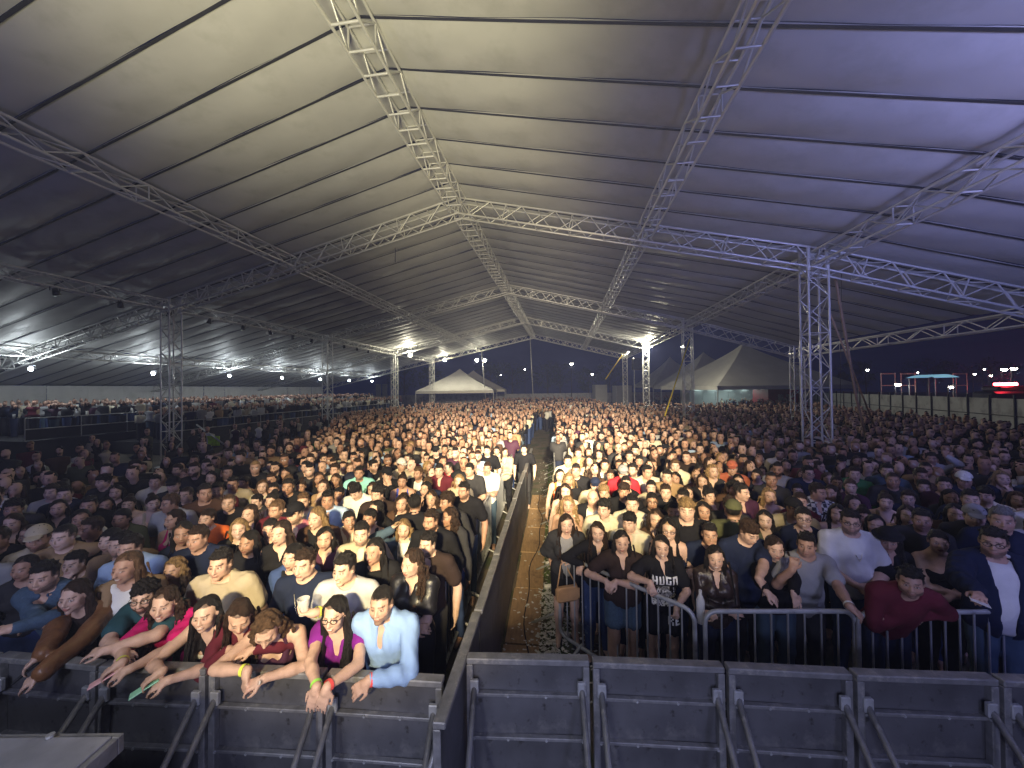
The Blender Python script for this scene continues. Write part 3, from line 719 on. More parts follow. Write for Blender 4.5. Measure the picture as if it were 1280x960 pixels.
# par cans hung along the left eave girder
canp = None
NTH = ['first', 'second', 'third', 'fourth', 'fifth', 'sixth', 'seventh', 'eighth', 'ninth', 'tenth', 'eleventh', 'twelfth', 'thirteenth', 'fourteenth']
def par_can(p, k):
    r = empty('stage_lamp', p, 0, 'unlit black lamp under the platform eave girder, first from the stage', 'stage lamp', 'unlit lamps along the eave girder')
    MB().tube([(0, 0, -.06), (.02, -.02, -.18), (.04, -.04, -.28)], [.06, .085, .10], 10).obj('housing', M['frame_black'], r, True)
    MB().tube([(-.11, 0, -.14), (-.11, 0, 0), (.11, 0, 0), (.11, 0, -.14)], .012, 6).obj('yoke', M['dark_post'], r); return r
pc = None
for k in range(13):
    v = -5.4 + k * 1.75; p = TP(1.0, v, -.19) + np.array([.1, 0, 0])
    if pc is None: pc = par_can(p, k)
    else: c = copy_tree(pc); c.location = Vector(p); c.rotation_euler = (0, 0, k * 1.3); c['label'] = f'unlit black lamp under the platform eave girder, {NTH[k]} from the stage'

# floodlights on stalks under the low purlin and on towers
def floodlight(p, m, label, group, power, col, aim=(0, 0, -1), s=1.0, cone=150):
    r = empty('floodlight', p, 0, label, 'floodlight', group)
    MB().box((0, .03, 0), (.27 * s, .09 * s, .25 * s), None, .02).obj('housing', M['dark_post'], r)
    MB().tube([(0, -.02 * s, 0), (0, -.06 * s, 0), (0, -.10 * s, 0), (0, -.12 * s, 0)], [.12 * s, .118 * s, .085 * s, .02 * s], 14).obj('lens', m, r, True)
    MB().tube([(-.19 * s, .03, 0), (-.19 * s, .03, .2 * s), (.19 * s, .03, .2 * s), (.19 * s, .03, 0)], .012, 6).obj('bracket', M['dark_post'], r)
    light('floodlight_beam', 'POINT', (p[0], p[1] - .22, p[2]), None, power, col, .10); return r
for k in range(7):
    p = TP(1.36, k * BAY / 2 - .2, z=4.24); r = floodlight(p, M['lamp_cool'], f'white floodlight glaring above the raised platform, {NTH[k]} from the stage', 'floodlights above the platform', 150 if k < 5 else 110, (.86, .95, 1.0), s=.78)
    MB().tube([(0, .04, .22), (0, .04, .58)], .012, 6).obj('hanging_rod', M['dark_post'], r)
for (px, py, Y, lb, pw, s) in ((513, 444, 35.5, 'lit warm floodlight on the third tower of the platform side', 500, 1.3), (556, 450, 45.6, 'lit warm floodlight on the farthest tower of the platform side', 500, 1.4), (808, 437, 30.2, 'glaring warm floodlight on the third tower above the dense crowd', 520, 1.3), (785, 440, 40.4, 'lit warm floodlight on the farthest tower above the dense crowd', 300, 1.2)):
    floodlight(at_depth(px, py, Y), M['lamp_warm'], lb, None, pw * (2.6 if px == 808 else 1), (1, .93, .70), s=s)

# guy straps, poles and drops
def line(name, pts, r, m, label, cat, n=6):
    return tag(MB().tube(pts, r, n).obj(name, m, smooth=True), label, cat)
line('ratchet_strap', [at_depth(862, 424, 20.0), at_depth(831, 520, 17.5)], .035, M['yellow'], 'long yellow ratchet strap slanting down from the second lattice tower', 'strap')
line('ratchet_strap', [at_depth(778, 443, 40.2), at_depth(757, 474, 39.0)], .05, M['yellow'], 'short yellow strap at the farthest tower by the open end', 'strap')
line('timber_pole', [at_depth(1044, 346, 10.3), at_depth(1071, 500, 11.2), at_depth(1082, 545, 11.4)], .035, M['wood'], 'long brown timber pole leaning by the tower in the dark crowd', 'pole')
line('guy_strap', [at_depth(1036, 388, 10.2), at_depth(1092, 530, 12.0)], .025, M['wood'], 'brown guy strap crossing the leaning timber pole', 'strap')
line('guy_rope', [at_depth(1052, 340, 10.6), at_depth(1050, 540, 11.0)], .006, M['dark_post'], 'thin rope hanging down beside the leaning timber pole', 'rope')
line('gable_mast', [at_depth(662.5, 419, 43.4), at_depth(666.5, 499, 43.4)], .06, M['steel'], 'thin steel mast standing under the ridge at the open gable', 'mast')
line('gable_mast', [at_depth(602, 439, 46.0), at_depth(607, 498, 46.0)], .06, M['steel'], 'thin steel mast with twin floodlights at the open gable', 'mast')
for px in (596, 606): floodlight(at_depth(px, 450.5, 45.8), M['lamp_warm'], 'lit floodlight of the pair on the gable mast, ' + ('nearer the white tent' if px < 600 else 'nearer the ridge'), 'twin floodlights on the gable mast', 160, (1, .95, .72), s=1.5)
line('brace_pole', [at_depth(246, 531, 15.0), at_depth(295, 566, 13.2)], .03, M['steel'], 'pale pole slanting down beside the lime banner', 'pole')
line('drop_cable', [at_depth(494, 310, 13.0), at_depth(494, 328, 13.0)], .012, M['strap'], 'short dark cable hanging from the rafter girder near the ridge', 'cable')

# ================================================================ stage-front barrier
def barrier_panel(A, B, label, group, braces=True, h=1.16, tilt=0.0, back=True):
    """A, B: foot ends seen from the stage side (left, right); stiffeners, posts and braces face the stage"""
    A = np.asarray(A, float); B = np.asarray(B, float); L = np.linalg.norm(B - A); ang = math.atan2(B[1] - A[1], B[0] - A[0])
    jr = random.Random(int(A[0] * 1000)); r = empty('stage_barrier', (A[0], A[1], 0), ang + jr.uniform(-.006, .006), label, 'barrier', group); r.rotation_euler[0] = jr.uniform(-.012, .012)
    g = .012; w = L - 2 * g
    nx_, nz_ = 9, 9; V = []; F = []
    for q in range(nx_):
        for z in range(nz_):
            u, t = q / (nx_ - 1), z / (nz_ - 1); dent = .006 * math.sin(u * 5.3 + jr.random() * .8) * math.sin(t * 9.4) * (0 < q < nx_ - 1)
            V.append((g + .004 + (w - .008) * u, -.004 + dent, .03 + (h - .06) * t))
    nq = len(V); V += [(x, y + .009, z) for x, y, z in V]
    for q in range(nx_ - 1):
        for z in range(nz_ - 1): a_ = q * nz_ + z; F += [(a_, a_ + nz_, a_ + nz_ + 1, a_ + 1), (nq + a_ + 1, nq + a_ + nz_ + 1, nq + a_ + nz_, nq + a_)]
    link('sheet', mesh_of('sheet', V, np.array(F), M['barrier'], True), r)
    for x in (.06, w * .35, w * .66, w - .04):
        for z in (.915, .62): MB().tube([(x, -.042, z), (x, -.050, z)], .009, 6).obj('bolt', M['steel'], r)
    MB().box((L / 2, -.012, h - .012), (w, .075, .040), None, .006).obj('top_rail', M['barrier_rail'], r)
    for z in (.30, .62, .915): MB().box((L / 2, -.024, z), (w - .06, .038, .022), None, .004).obj('stiffener', M['barrier_rail'], r)
    for x in (g + .022, L - g - .022): MB().box((x, -.026, (h - .034) / 2), (.044, .046, h - .036), None, .004).obj('post', M['barrier_rail'], r)
    if braces:
        for x in (g + .055, L - g - .055):
            bo = MB().tube([(x, -.045, .985), (x, -.92, .04)], .020, 8).obj('brace', M['barrier_rail'], r, True)
            MB().box((x, -.052, .985), (.06, .03, .09), None, .006).obj('hinge', M['steel'], bo)
        MB().box((L / 2, -.5, .012), (w - .05, .95, .022), None, .005).obj('floor_plate', M['barrier'], r)
    return r
def ground_of(px, py, z): p = at_level(px, py, z); return p[:2]
ltop = [at_level(px, py, 1.148)[:2] for px, py in ((-130, 806), (2, 820), (128, 832), (264, 836), (409, 842), (557, 850))]
names = ['with the forearms of a man in a denim shirt', 'under the phone of the woman in brown leather', 'below the woman in magenta', 'below the woman with bowed head', 'below the man in the pale blue shirt']
for i in range(5): barrier_panel(ltop[i], ltop[i + 1], f'dark steel stage barrier panel {names[i]}', 'stage barrier panels')
rtop = [at_level(px, py, 1.148)[:2] for px, py in ((582, 822), (738, 826), (904, 832), (1061, 840), (1240, 847), (1420, 853))]
names = ['across the end of the plywood aisle', 'in front of the large-print tee girl', 'in front of the girl in a leather shirt', 'in front of the grey tee man', 'at the dark far end of the row']
for i in range(5): barrier_panel(rtop[i], rtop[i + 1], f'dark steel stage barrier panel {names[i]}', 'stage barrier panels')
# run of panels down the aisle, its smooth side to the walkway
for i in range(9):
    s0, s1 = .0 + i * 1.08, 1.08 + i * 1.08
    o = barrier_panel(aisle(s1, -.0), aisle(s0, -.0), f'dark steel aisle barrier panel with smooth side to the plywood, {["first", "second", "third", "fourth", "fifth", "sixth", "seventh", "eighth", "ninth"][i]} from the stage', 'aisle barrier panels', braces=False)
    for x in (.15, .95): MB().tube([(x, -.045, .98), (x, -.36, .04)], .018, 8).obj('brace', M['barrier_rail'], o, True)
# stage deck corner
deck = empty('stage_deck', (-3.4, .6, 0), 0, 'black wooden stage deck corner with metal edge trim', 'stage deck')
dk = lambda n, c, d, m, b=.004: MB().box(np.array(c) - np.array([-3.4, .6, 0]), d, None, b).obj(n, m, deck)
dk('deck_top', (-3.95, .365, 1.385), (4.0, 2.9, .03), M['deck']); dk('edge_trim', (-3.95, 1.830, 1.348), (4.06, .03, .085), M['barrier_rail']); dk('edge_trim', (-1.935, .365, 1.348), (.03, 2.9, .085), M['barrier_rail'])
dk('side_panel', (-1.955, .30, .66), (.02, 2.88, 1.30), M['black']); dk('side_panel', (-3.95, 1.81, .66), (3.96, .02, 1.30), M['black'])
for (px, py) in ((63, 921), (119, 951)):
    p = at_level(px, py, 1.402) if px < 100 else np.array([-1.915, 1.58, 1.355]); MB().tube([p - np.array(deck.location), p - np.array(deck.location) + ([0, 0, .012] if px < 100 else [.012, 0, 0])], .016, 8).obj('bolt', M['steel'], deck)

# ================================================================ crowd-control fences (round-cornered tube, vertical bars)
def crowd_fence(A, B, label, group, h=1.10, n=16, feet=True):
    A = np.asarray(A, float); B = np.asarray(B, float); L = np.linalg.norm(B - A); ang = math.atan2(B[1] - A[1], B[0] - A[0])
    r = empty('crowd_fence', (*A, 0), ang, label, 'fence', group); R = .10; pts = []
    for cx, cz, a0 in ((R, .16 + R, 180), (R, h - R, 180), (L - R, h - R, 90), (L - R, .16 + R, 0)):
        rng = {0: (180, 270), 1: (180, 90), 2: (90, 0), 3: (0, -90)}[[(R, .16 + R), (R, h - R), (L - R, h - R), (L - R, .16 + R)].index((cx, cz))]
        arc = [(cx + R * math.cos(math.radians(t)), 0, cz + R * math.sin(math.radians(t))) for t in np.linspace(*rng, 6)]
        pts += arc[::-1] if rng == (180, 270) else arc
    MB().tube(pts + [pts[0]], .020, 8, False).obj('frame', M['steel'], r, True)
    for i in range(1, n): x = L * i / n; bar('upright', (x, 0, .165), (x, 0, h - .005), .0085, M['steel'], r, 6)
    if feet:
        for x in (.3, L - .3): MB().tube([(x, -.34, .02), (x, -.02, .17), (x, .02, .17), (x, .34, .02)], .018, 8).obj('foot', M['steel'], r, True)
    return r
FO = -.52                                               # left crowd fence runs beside the aisle barrier
for i in range(6):
    crowd_fence(aisle(.78 + i * 2.08, FO - .02 * i), aisle(.78 + i * 2.08 + 2.02, FO - .02 * i), f'grey tube crowd fence beside the aisle barrier, {ORD[i] if i < 4 else ["fifth", "sixth"][i - 4]} from the stage', 'crowd fences along the aisle', n=17)
f0 = at_level(699, 692, 1.1)[:2]; f1 = at_level(868, 764, 1.1)[:2]; f2 = at_level(1072, 766, 1.1)[:2]; f3 = at_level(1290, 764, 1.1)[:2]
crowd_fence(f0, f1, 'grey tube crowd fence slanting past the girls in dark tops', None, n=14)
f1b = at_level(881, 764, 1.1)[:2]; f2b = at_level(1068, 764, 1.1)[:2]
crowd_fence(f1b, f2b, 'grey tube crowd fence under the hands of the dark-haired turtleneck woman', None, n=9)
crowd_fence(f2, f3, 'grey tube crowd fence lost in the dark by the man with a navy jacket', None, n=12)
for i in range(5):
    a = f0 + AD * (.10 + i * 2.08) + np.array([-.02, 0]); crowd_fence(a, a + AD * 2.02, f'grey tube crowd fence edging the grass strip, {["first", "second", "third", "fourth", "fifth"][i]} from the stage', 'crowd fences along the grass strip', n=17)

# ================================================================ raised platform on the floodlit side
plat = empty('viewing_platform', (*TP(1.25, 12)[:2], 0), 0, 'long raised black platform with railing under the floodlights', 'platform')
PL = np.array(plat.location)
def pbox(name, t0, t1, v0, v1, z0, z1, m):
    V = [TP(t, v, z=z) - PL for z in (z0, z1) for v in (v0, v1) for t in (t0, t1)]
    MB().add(V, [(0, 2, 3, 1), (4, 5, 7, 6), (0, 1, 5, 4), (2, 6, 7, 3), (0, 4, 6, 2), (1, 3, 7, 5)]) if False else None
    mb = MB(); mb.add(V, [(0, 1, 3, 2), (4, 6, 7, 5), (0, 4, 5, 1), (2, 3, 7, 6), (0, 2, 6, 4), (1, 5, 7, 3)]); return mb.obj(name, m, plat)
V0, V1 = -1.0, 30.0
pbox('deck', 1.13, 1.30, V0 + 3, V1, .02, .62, M['black']); pbox('deck', 1.30, 1.66, V0, V1, .02, 1.02, M['black'])
for t, z in ((1.135, .62), (1.305, 1.02)):
    vs = np.arange(V0 + (3 if t < 1.2 else 0), V1, 1.9)
    for v in vs: bar('rail_post', TP(t, v, z=z) - PL, TP(t, v, z=z + 1.0) - PL, .022, M['steel'], plat)
    a0, a1 = TP(t, vs[0], z=z + .05) - PL, TP(t, vs[-1], z=z + .05) - PL; up = np.array([0, 0, .50]); pv = np.array([*AX, 0]); ff = MB(); nn = 60
    for q in range(nn):
        u0, u1 = a0 + (a1 - a0) * q / nn, a0 + (a1 - a0) * (q + 1) / nn; w0 = np.array([.02 * math.sin(q * 2.3), 0, 0]); w1 = np.array([.02 * math.sin((q + 1) * 2.3), 0, 0]); ff.add([u0 + w0, u1 + w1, u1 + w1 + up, u0 + w0 + up], [(0, 1, 2, 3)])
    ff.obj('rail_cloth', M['black'], plat)
    for dz in (.52, 1.0): bar('handrail', TP(t, vs[0], z=z + dz) - PL, TP(t, vs[-1], z=z + dz) - PL, .022, M['steel'], plat)
back = empty('platform_back_wall', (*TP(1.70, 12)[:2], 0), 0, 'pale tarpaulin wall closing the tent behind the platform', 'tent wall'); BK = np.array(back.location)
for k in range(-5, 15):
    a, b = k * 2.06, (k + 1) * 2.06 - .02; n = 6; V = []; F = []
    for i in range(n + 1):
        for j in (0, 1): p = TP(1.70, a + (b - a) * i / n, z=.05 + j * 3.55) - BK; p[0] += .05 * math.sin(i * 2.1 + k); V.append(p)
    F = [(i * 2, i * 2 + 1, i * 2 + 3, i * 2 + 2) for i in range(n)]; link('wall_panel', mesh_of('wall_panel', V, np.array(F), M['tarp'], True), back)
ban = at_depth(265, 551, 14.2); o = MB().box((0, 0, 0), (.74, .03, .36), rotz(-.25), .004).obj('banner', M['hivis']); o.location = ban; tag(o, 'small lime yellow banner hung on the dark platform front', 'banner')

# ================================================================ beyond the tent
def pyramid_tent(px, py, eave_py, half_px, Y, label, legs=True):
    c = at_depth(px, eave_py, Y); top = at_depth(px, py, Y); hw = half_px / FPX * Y; r = empty('canopy_tent', (c[0], c[1], 0), 0, label, 'canopy tent', 'white pyramid tents beyond the roof')
    n = 7
    for q in range(4):
        V = []; F = []; a0, a1 = math.radians(45 + 90 * q), math.radians(135 + 90 * q)
        for i in range(n + 1):
            f = i / n; rr = (1 - f) ** 1.18 * hw * 1.414; z = c[2] + (top[2] - c[2]) * f
            for j in range(5):
                g = j / 4; x = rr * ((1 - g) * math.cos(a0) + g * math.cos(a1)); y = rr * ((1 - g) * math.sin(a0) + g * math.sin(a1)); V.append((x, y, z - .10 * math.sin(math.pi * g) * (1 - f)))
        F = [(i * 5 + j, i * 5 + j + 1, (i + 1) * 5 + j + 1, (i + 1) * 5 + j) for i in range(n) for j in range(4)]
        link('roof_panel', mesh_of('roof_panel', V, np.array(F), M['white_tarp'], True), r)
        p0 = np.array([math.cos(a0), math.sin(a0)]) * hw * 1.414; p1 = np.array([math.cos(a1), math.sin(a1)]) * hw * 1.414
        vb = MB(); vb.add([(*p0, c[2] - .02), (*p1, c[2] - .02), (*p1, c[2] - .34), (*p0, c[2] - .34)], [(0, 1, 2, 3)]); vb.obj('valance', M['white_tarp'], r)
        bar('leg', (*p0, .02), (*p0, c[2] - .04), .05, M['steel'], r)
pyramid_tent(575, 461, 488, 44, 50, 'white pyramid tent standing behind the farthest platform-side towers')
pyramid_tent(592, 463, 487, 40, 60, 'white pyramid tent half hidden behind another far one')
pyramid_tent(838, 446, 481, 34, 52, 'small far white pyramid tent beside the third crowd-side tower')
pyramid_tent(880, 440, 482, 46, 44, 'middle white pyramid tent seen behind the yellow strap')
pyramid_tent(930, 429, 482, 74, 36, 'largest white pyramid tent, above the red kiosk')
def wall_thing(name, px0, px1, ytop, Y, label, cat, m, depth=2.4, seams=6):
    a = at_depth(px0, ytop, Y); b = at_depth(px1, ytop, Y); h = a[2]; r = empty(name, (a[0], a[1], 0), 0, label, cat); L = b[0] - a[0]
    for i in range(seams): MB().box((L * (i + .5) / seams, depth / 2, h / 2), (L / seams - .02, depth, h), None, .01).obj('wall_panel', m, r)
    return r, L, h
w1, L1, h1 = wall_thing('site_cabin', 862, 959, 487, 43, 'long white site cabin lit from above behind the dense crowd', 'cabin', M['white_wall'])
for i in range(5): MB().box((L1 * (i + .5) / 5, -.12, h1 + .12), (.9, .08, .08), None, .01).obj('light_tube', M['kiosk_glow'], w1)
light('kiosk_light', 'POINT', at_depth(912, 483, 41), None, 130, (.75, 1, .95), .4)
k1, L2, h2 = wall_thing('kiosk', 960, 998, 486, 37, 'red kiosk with two posters beside the outer tower', 'kiosk', M['red_wall'], seams=2)
for i, x in enumerate((.40, .66)): MB().box((L2 * x, -.05, h2 * .62), (.52, .04, .95), None, .006).obj('poster', M['poster'], k1)
wall_thing('site_cabin', 744, 759, 481, 62, 'small white cabin with a dark window by the far street lamp', 'cabin', M['white_wall'], seams=1)
wall_thing('site_cabin', 770, 790, 482, 62, 'pale cabin behind the farthest crowd-side tower', 'cabin', M['white_wall'], seams=1)
for i, px in enumerate((473, 481)):
    p = at_depth(px, 480, 62); tag(MB().box((p[0], p[1], p[2] / 2), (.75, .3, p[2]), None, .02).obj('white_pillar', M['white_wall']), 'tall white pillar standing beyond the platform end', 'pillar', 'white pillars beyond the platform')
# grey fence beside the dark crowd
fA, fB = np.array([19.6, 13.4]), np.array([24.6, 26.5]); fn = empty('site_fence', (*fA, 0), math.atan2(fB[1] - fA[1], fB[0] - fA[0]), 'long grey sheet fence with dark posts behind the dark crowd', 'fence'); FL = float(np.linalg.norm(fB - fA)) + 14
i = 0; x = -8.0
while x < FL:
    MB().box((x + .6, 0, 1.22), (1.19, .04, 2.36), None, .006).obj('fence_panel', M['grey_fence'], fn); bar('fence_post', (x, .05, .02), (x, .05, 2.56), .035, M['dark_post'], fn)
    bar('fence_rail', (x + .01, .055, 1.7), (x + 1.19, .055, 1.7), .02, M['dark_post'], fn, 6); x += 1.2
# rear boundary: hoarding across the far end
hb = empty('rear_hoarding', (-6, 78, 0), 0, 'long pale hoarding closing the field behind the crowd', 'fence')
for i in range(34): MB().box((-44 + i * 2.5, .02 * (i % 3), 1.0), (2.46, .06, 2.0), None, .01).obj('fence_panel', M['grey_fence'], hb)
# street lamps
def street_lamp(px, py, Y, label, m=None, power=120, s=1.0, col=(1, .95, .8)):
    p = at_depth(px, py, Y); r = empty('street_lamp', (p[0], p[1], 0), 0, label, 'street lamp', 'street lamps beyond the tent')
    MB().tube([(0, 0, 0), (0, 0, p[2] * .6), (0, 0, p[2] + .15), (.0, -.2, p[2] + .2)], [.09, .07, .05, .04], 8).obj('pole', M['dark_post'], r, True)
    MB().box((0, -.3, p[2] + .14), (.36 * s, .62 * s, .12 * s), None, .03).obj('lamp_head', M['dark_post'], r)
    MB().tube([(0, -.32, p[2] + .09), (0, -.32, p[2] + .02), (0, -.32, p[2] - .10 * s), (0, -.32, p[2] - .16 * s)], [.22 * s, .24 * s, .16 * s, .03 * s], 12).obj('lens', m or M['lamp_small'], r, True)
    if power: light('street_light', 'POINT', (p[0], p[1] - .35, p[2] - .25), None, power, col, .2)
street_lamp(714, 455, 72, 'bright street lamp between the ridge mast and the farthest tower', power=300, s=1.3)
street_lamp(740, 468, 84, 'dimmer street lamp near the far white cabin', power=120, s=.9)
street_lamp(626, 469, 95, 'tiny distant street lamp left of the ridge mast', power=0, s=.5)
street_lamp(656, 462, 90, 'pair of tiny distant lamps on a thin pole by the ridge mast', power=0, s=.5)
street_lamp(852, 434, 60, 'small orange lamp above the white tents', power=0, s=.8)
for i, (px, py, Y, s) in enumerate(((1082, 463, 60, .7), (1119, 481, 44, 1.1), (1185, 484, 46, .9), (1216, 468, 70, .7), (1252, 462, 60, 1.5), (1264, 461, 60, 1.5), (1236, 470, 64, .7), (1145, 466, 75, .6), (1228, 462, 75, .6))):
    street_lamp(px, py, Y, ['small cold lamp high beyond the fence near the tower', 'low bright lamp behind the grey fence near the tower', 'low lamp behind the fence beside the blue roof', 'lamp beyond the fence short of the red beacon', 'twin bright lamp above the red beacon, nearer the tents', 'twin bright lamp above the red beacon, farther out', 'lamp just beside the red beacon', 'faint lamp above the blue roof', 'faint lamp high near the red beacon'][i], power=60 if i in (1, 4) else 0, s=s, col=(.9, .95, 1))
p = at_depth(1254, 482, 40); bc = empty('emergency_van', (p[0], p[1], 0), 0, 'dark parked van with glowing red beacon bar beyond the fence', 'van')
MB().box((0, 0, 1.30), (4.6, 2.0, 1.7), None, .22).obj('body', M['dark_post'], bc); MB().box((0, -.2, 2.9), (2.3, .4, .30), None, .08).obj('beacon_bar', M['lamp_red'], bc); MB().box((0, 0, 2.42), (2.9, 1.6, .62), None, .16).obj('roof', M['dark_post'], bc)
for x in (-1.5, 1.5): MB().tube([(x, -1.02, .36), (x, -.8, .36)], .36, 14).obj('wheel', M['frame_black'], bc, True)
light('beacon_light', 'POINT', (p[0] - .2, p[1] - .9, 3.1), None, 260, (1, .03, .05), .3)
p = at_depth(1165, 474, 42); st = empty('food_stall', (p[0], p[1], 0), 0, 'food stall with a glowing pale blue roof beyond the fence', 'stall')
for x in (-1.5, 1.5):
    for y in (-1, 1): bar('leg', (x, y, .02), (x, y, p[2] + .1), .05, M['steel'], st)
rv = [(x, y, p[2] + .1 + .42 * math.cos(x / 1.7 * 1.4)) for x in np.linspace(-1.7, 1.7, 9) for y in (-1.2, 1.2)]
link('roof', mesh_of('roof', rv, np.array([(i * 2, i * 2 + 1, i * 2 + 3, i * 2 + 2) for i in range(8)]), M['roof_glow'], True), st)
MB().box((0, .9, .55), (2.8, .5, 1.05), None, .02).obj('counter', M['dark_post'], st)
for i, px in enumerate((1110, 1135, 1200)):
    p = at_depth(px, 476, 48); gt = empty('scaffold_frame', (p[0], p[1], 0), 0, ['bare steel scaffold frame beyond the fence near the low lamp', 'bare steel scaffold frame beside the blue roof', 'bare steel scaffold frame short of the red beacon'][i], 'scaffold')
    for x in (-.9, .9): bar('post', (x, 0, .02), (x, 0, p[2] + 1.0), .05, M['alu'], gt)
    bar('crossbar', (-.9, 0, p[2] + .9), (.9, 0, p[2] + .9), .05, M['alu'], gt); bar('crossbar', (-.9, 0, p[2] - .6), (.9, 0, p[2] - .6), .05, M['alu'], gt)
# control desk riser, speakers among the crowd
for i, (px, py, Y) in enumerate(((800, 455, 38),)):
    p = at_depth(px, py, Y); t = empty('loudspeaker_stack', (p[0], p[1], 0), 0, ['black hanging loudspeaker box between the far crowd-side towers', 'dark equipment box on a riser in the middle of the crowd'][i], 'loudspeaker')
    MB().box((0, 0, p[2]), (1.5, .8, 1.2), None, .04).obj('cabinet', M['frame_black'], t); MB().box((0, -.42, p[2]), (1.3, .04, 1.0), None, .01).obj('grille', M['dark_post'], t)
    MB().tube([(-.6, 0, 0), (-.6, 0, p[2] - .6)], .05, 8).obj('stand_leg', M['steel'], t); MB().tube([(.6, 0, 0), (.6, 0, p[2] - .6)], .05, 8).obj('stand_leg', M['steel'], t)

# night trees beyond the field
def tree(x, y, h, sp, seed, label):
    r = random.Random(seed); t = empty('tree', (x, y, 0), 0, label, 'tree', 'dark trees beyond the field')
    tb = MB().tube([(0, 0, 0), (.1, 0, h * .25), (.05, .1, h * .5), (.2, .1, h * .8)], [.32, .25, .17, .05], 8)
    for k in range(7):
        a = k * 2.4; z = h * (.3 + .07 * k); tb.tube([(.08, 0, z), (math.cos(a) * sp * .35, math.sin(a) * sp * .35, z + h * .14), (math.cos(a) * sp * .7, math.sin(a) * sp * .7, z + h * .2)], [.12, .07, .03], 5)
    tb.obj('trunk', M['trunk'], t, True)
    g = np.random.default_rng(seed); V = []; F = []
    for k in range(46):
        u = nrm(g.normal(size=3)); c = u * np.array([sp * .82, sp * .82, h * .36]) * g.uniform(.35, 1) ** .5 + np.array([0, 0, h * .62]); cr = g.uniform(.5, 1.05) * sp * .20
        for q in range(24):
            p = c + g.normal(size=3) * cr * .6; a = nrm(g.normal(size=3)); b = nrm(np.cross(a, g.normal(size=3))); s = g.uniform(.16, .34); n = len(V)
            V += [p - a * s, p + b * s * .5, p + a * s, p - b * s * .5]; F.append((n, n + 1, n + 2, n + 3))
    link('crown', mesh_of('crown', V, np.array(F), M['leaf']), t)
for i, (px, Y, h, sp, lb) in enumerate(((612, 96, 10, 5, 'broad dark tree behind the twin floodlights'), (640, 104, 11, 5.5, 'tall dark tree left of the ridge mast'), (684, 100, 10.5, 5, 'dark round tree between the ridge mast and the street lamp'), (700, 112, 12, 6, 'tall dark tree behind the bright street lamp'), (735, 98, 8.5, 4.5, 'low dark tree by the dim street lamp'), (762, 108, 11, 5.5, 'dark tree behind the short yellow strap'), (540, 92, 9, 4.6, 'dark tree behind the third platform-side tower'), (505, 98, 10, 5, 'dark tree past the platform end'), (1070, 90, 9, 5, 'dark tree beyond the fence near the leaning pole'), (1160, 95, 10, 6, 'dark tree above the blue stall roof'), (1240, 88, 9, 5.5, 'dark tree behind the red beacon van'))):
    p = at_depth(px, 480, Y); tree(p[0], p[1], h, sp, 60 + i, lb)

# ================================================================ clothing and figure assembly
def ztrunk(S):
    R, hip = S['R'], S['hip']; h0 = .90 if S['sex'] == 'f' else .94
    return lambda X, Y, Z: (X - hip[0]) * R[0, 2] + (Y - hip[1]) * R[1, 2] + (Z - hip[2]) * R[2, 2] + h0
def ytrunk(S):
    R, hip = S['R'], S['hip']
    return (lambda X, Y, Z: (X - hip[0]) * R[0, 0] + (Y - hip[1]) * R[1, 0] + (Z - hip[2]) * R[2, 0]), (lambda X, Y, Z: (X - hip[0]) * R[0, 1] + (Y - hip[1]) * R[1, 1] + (Z - hip[2]) * R[2, 1])

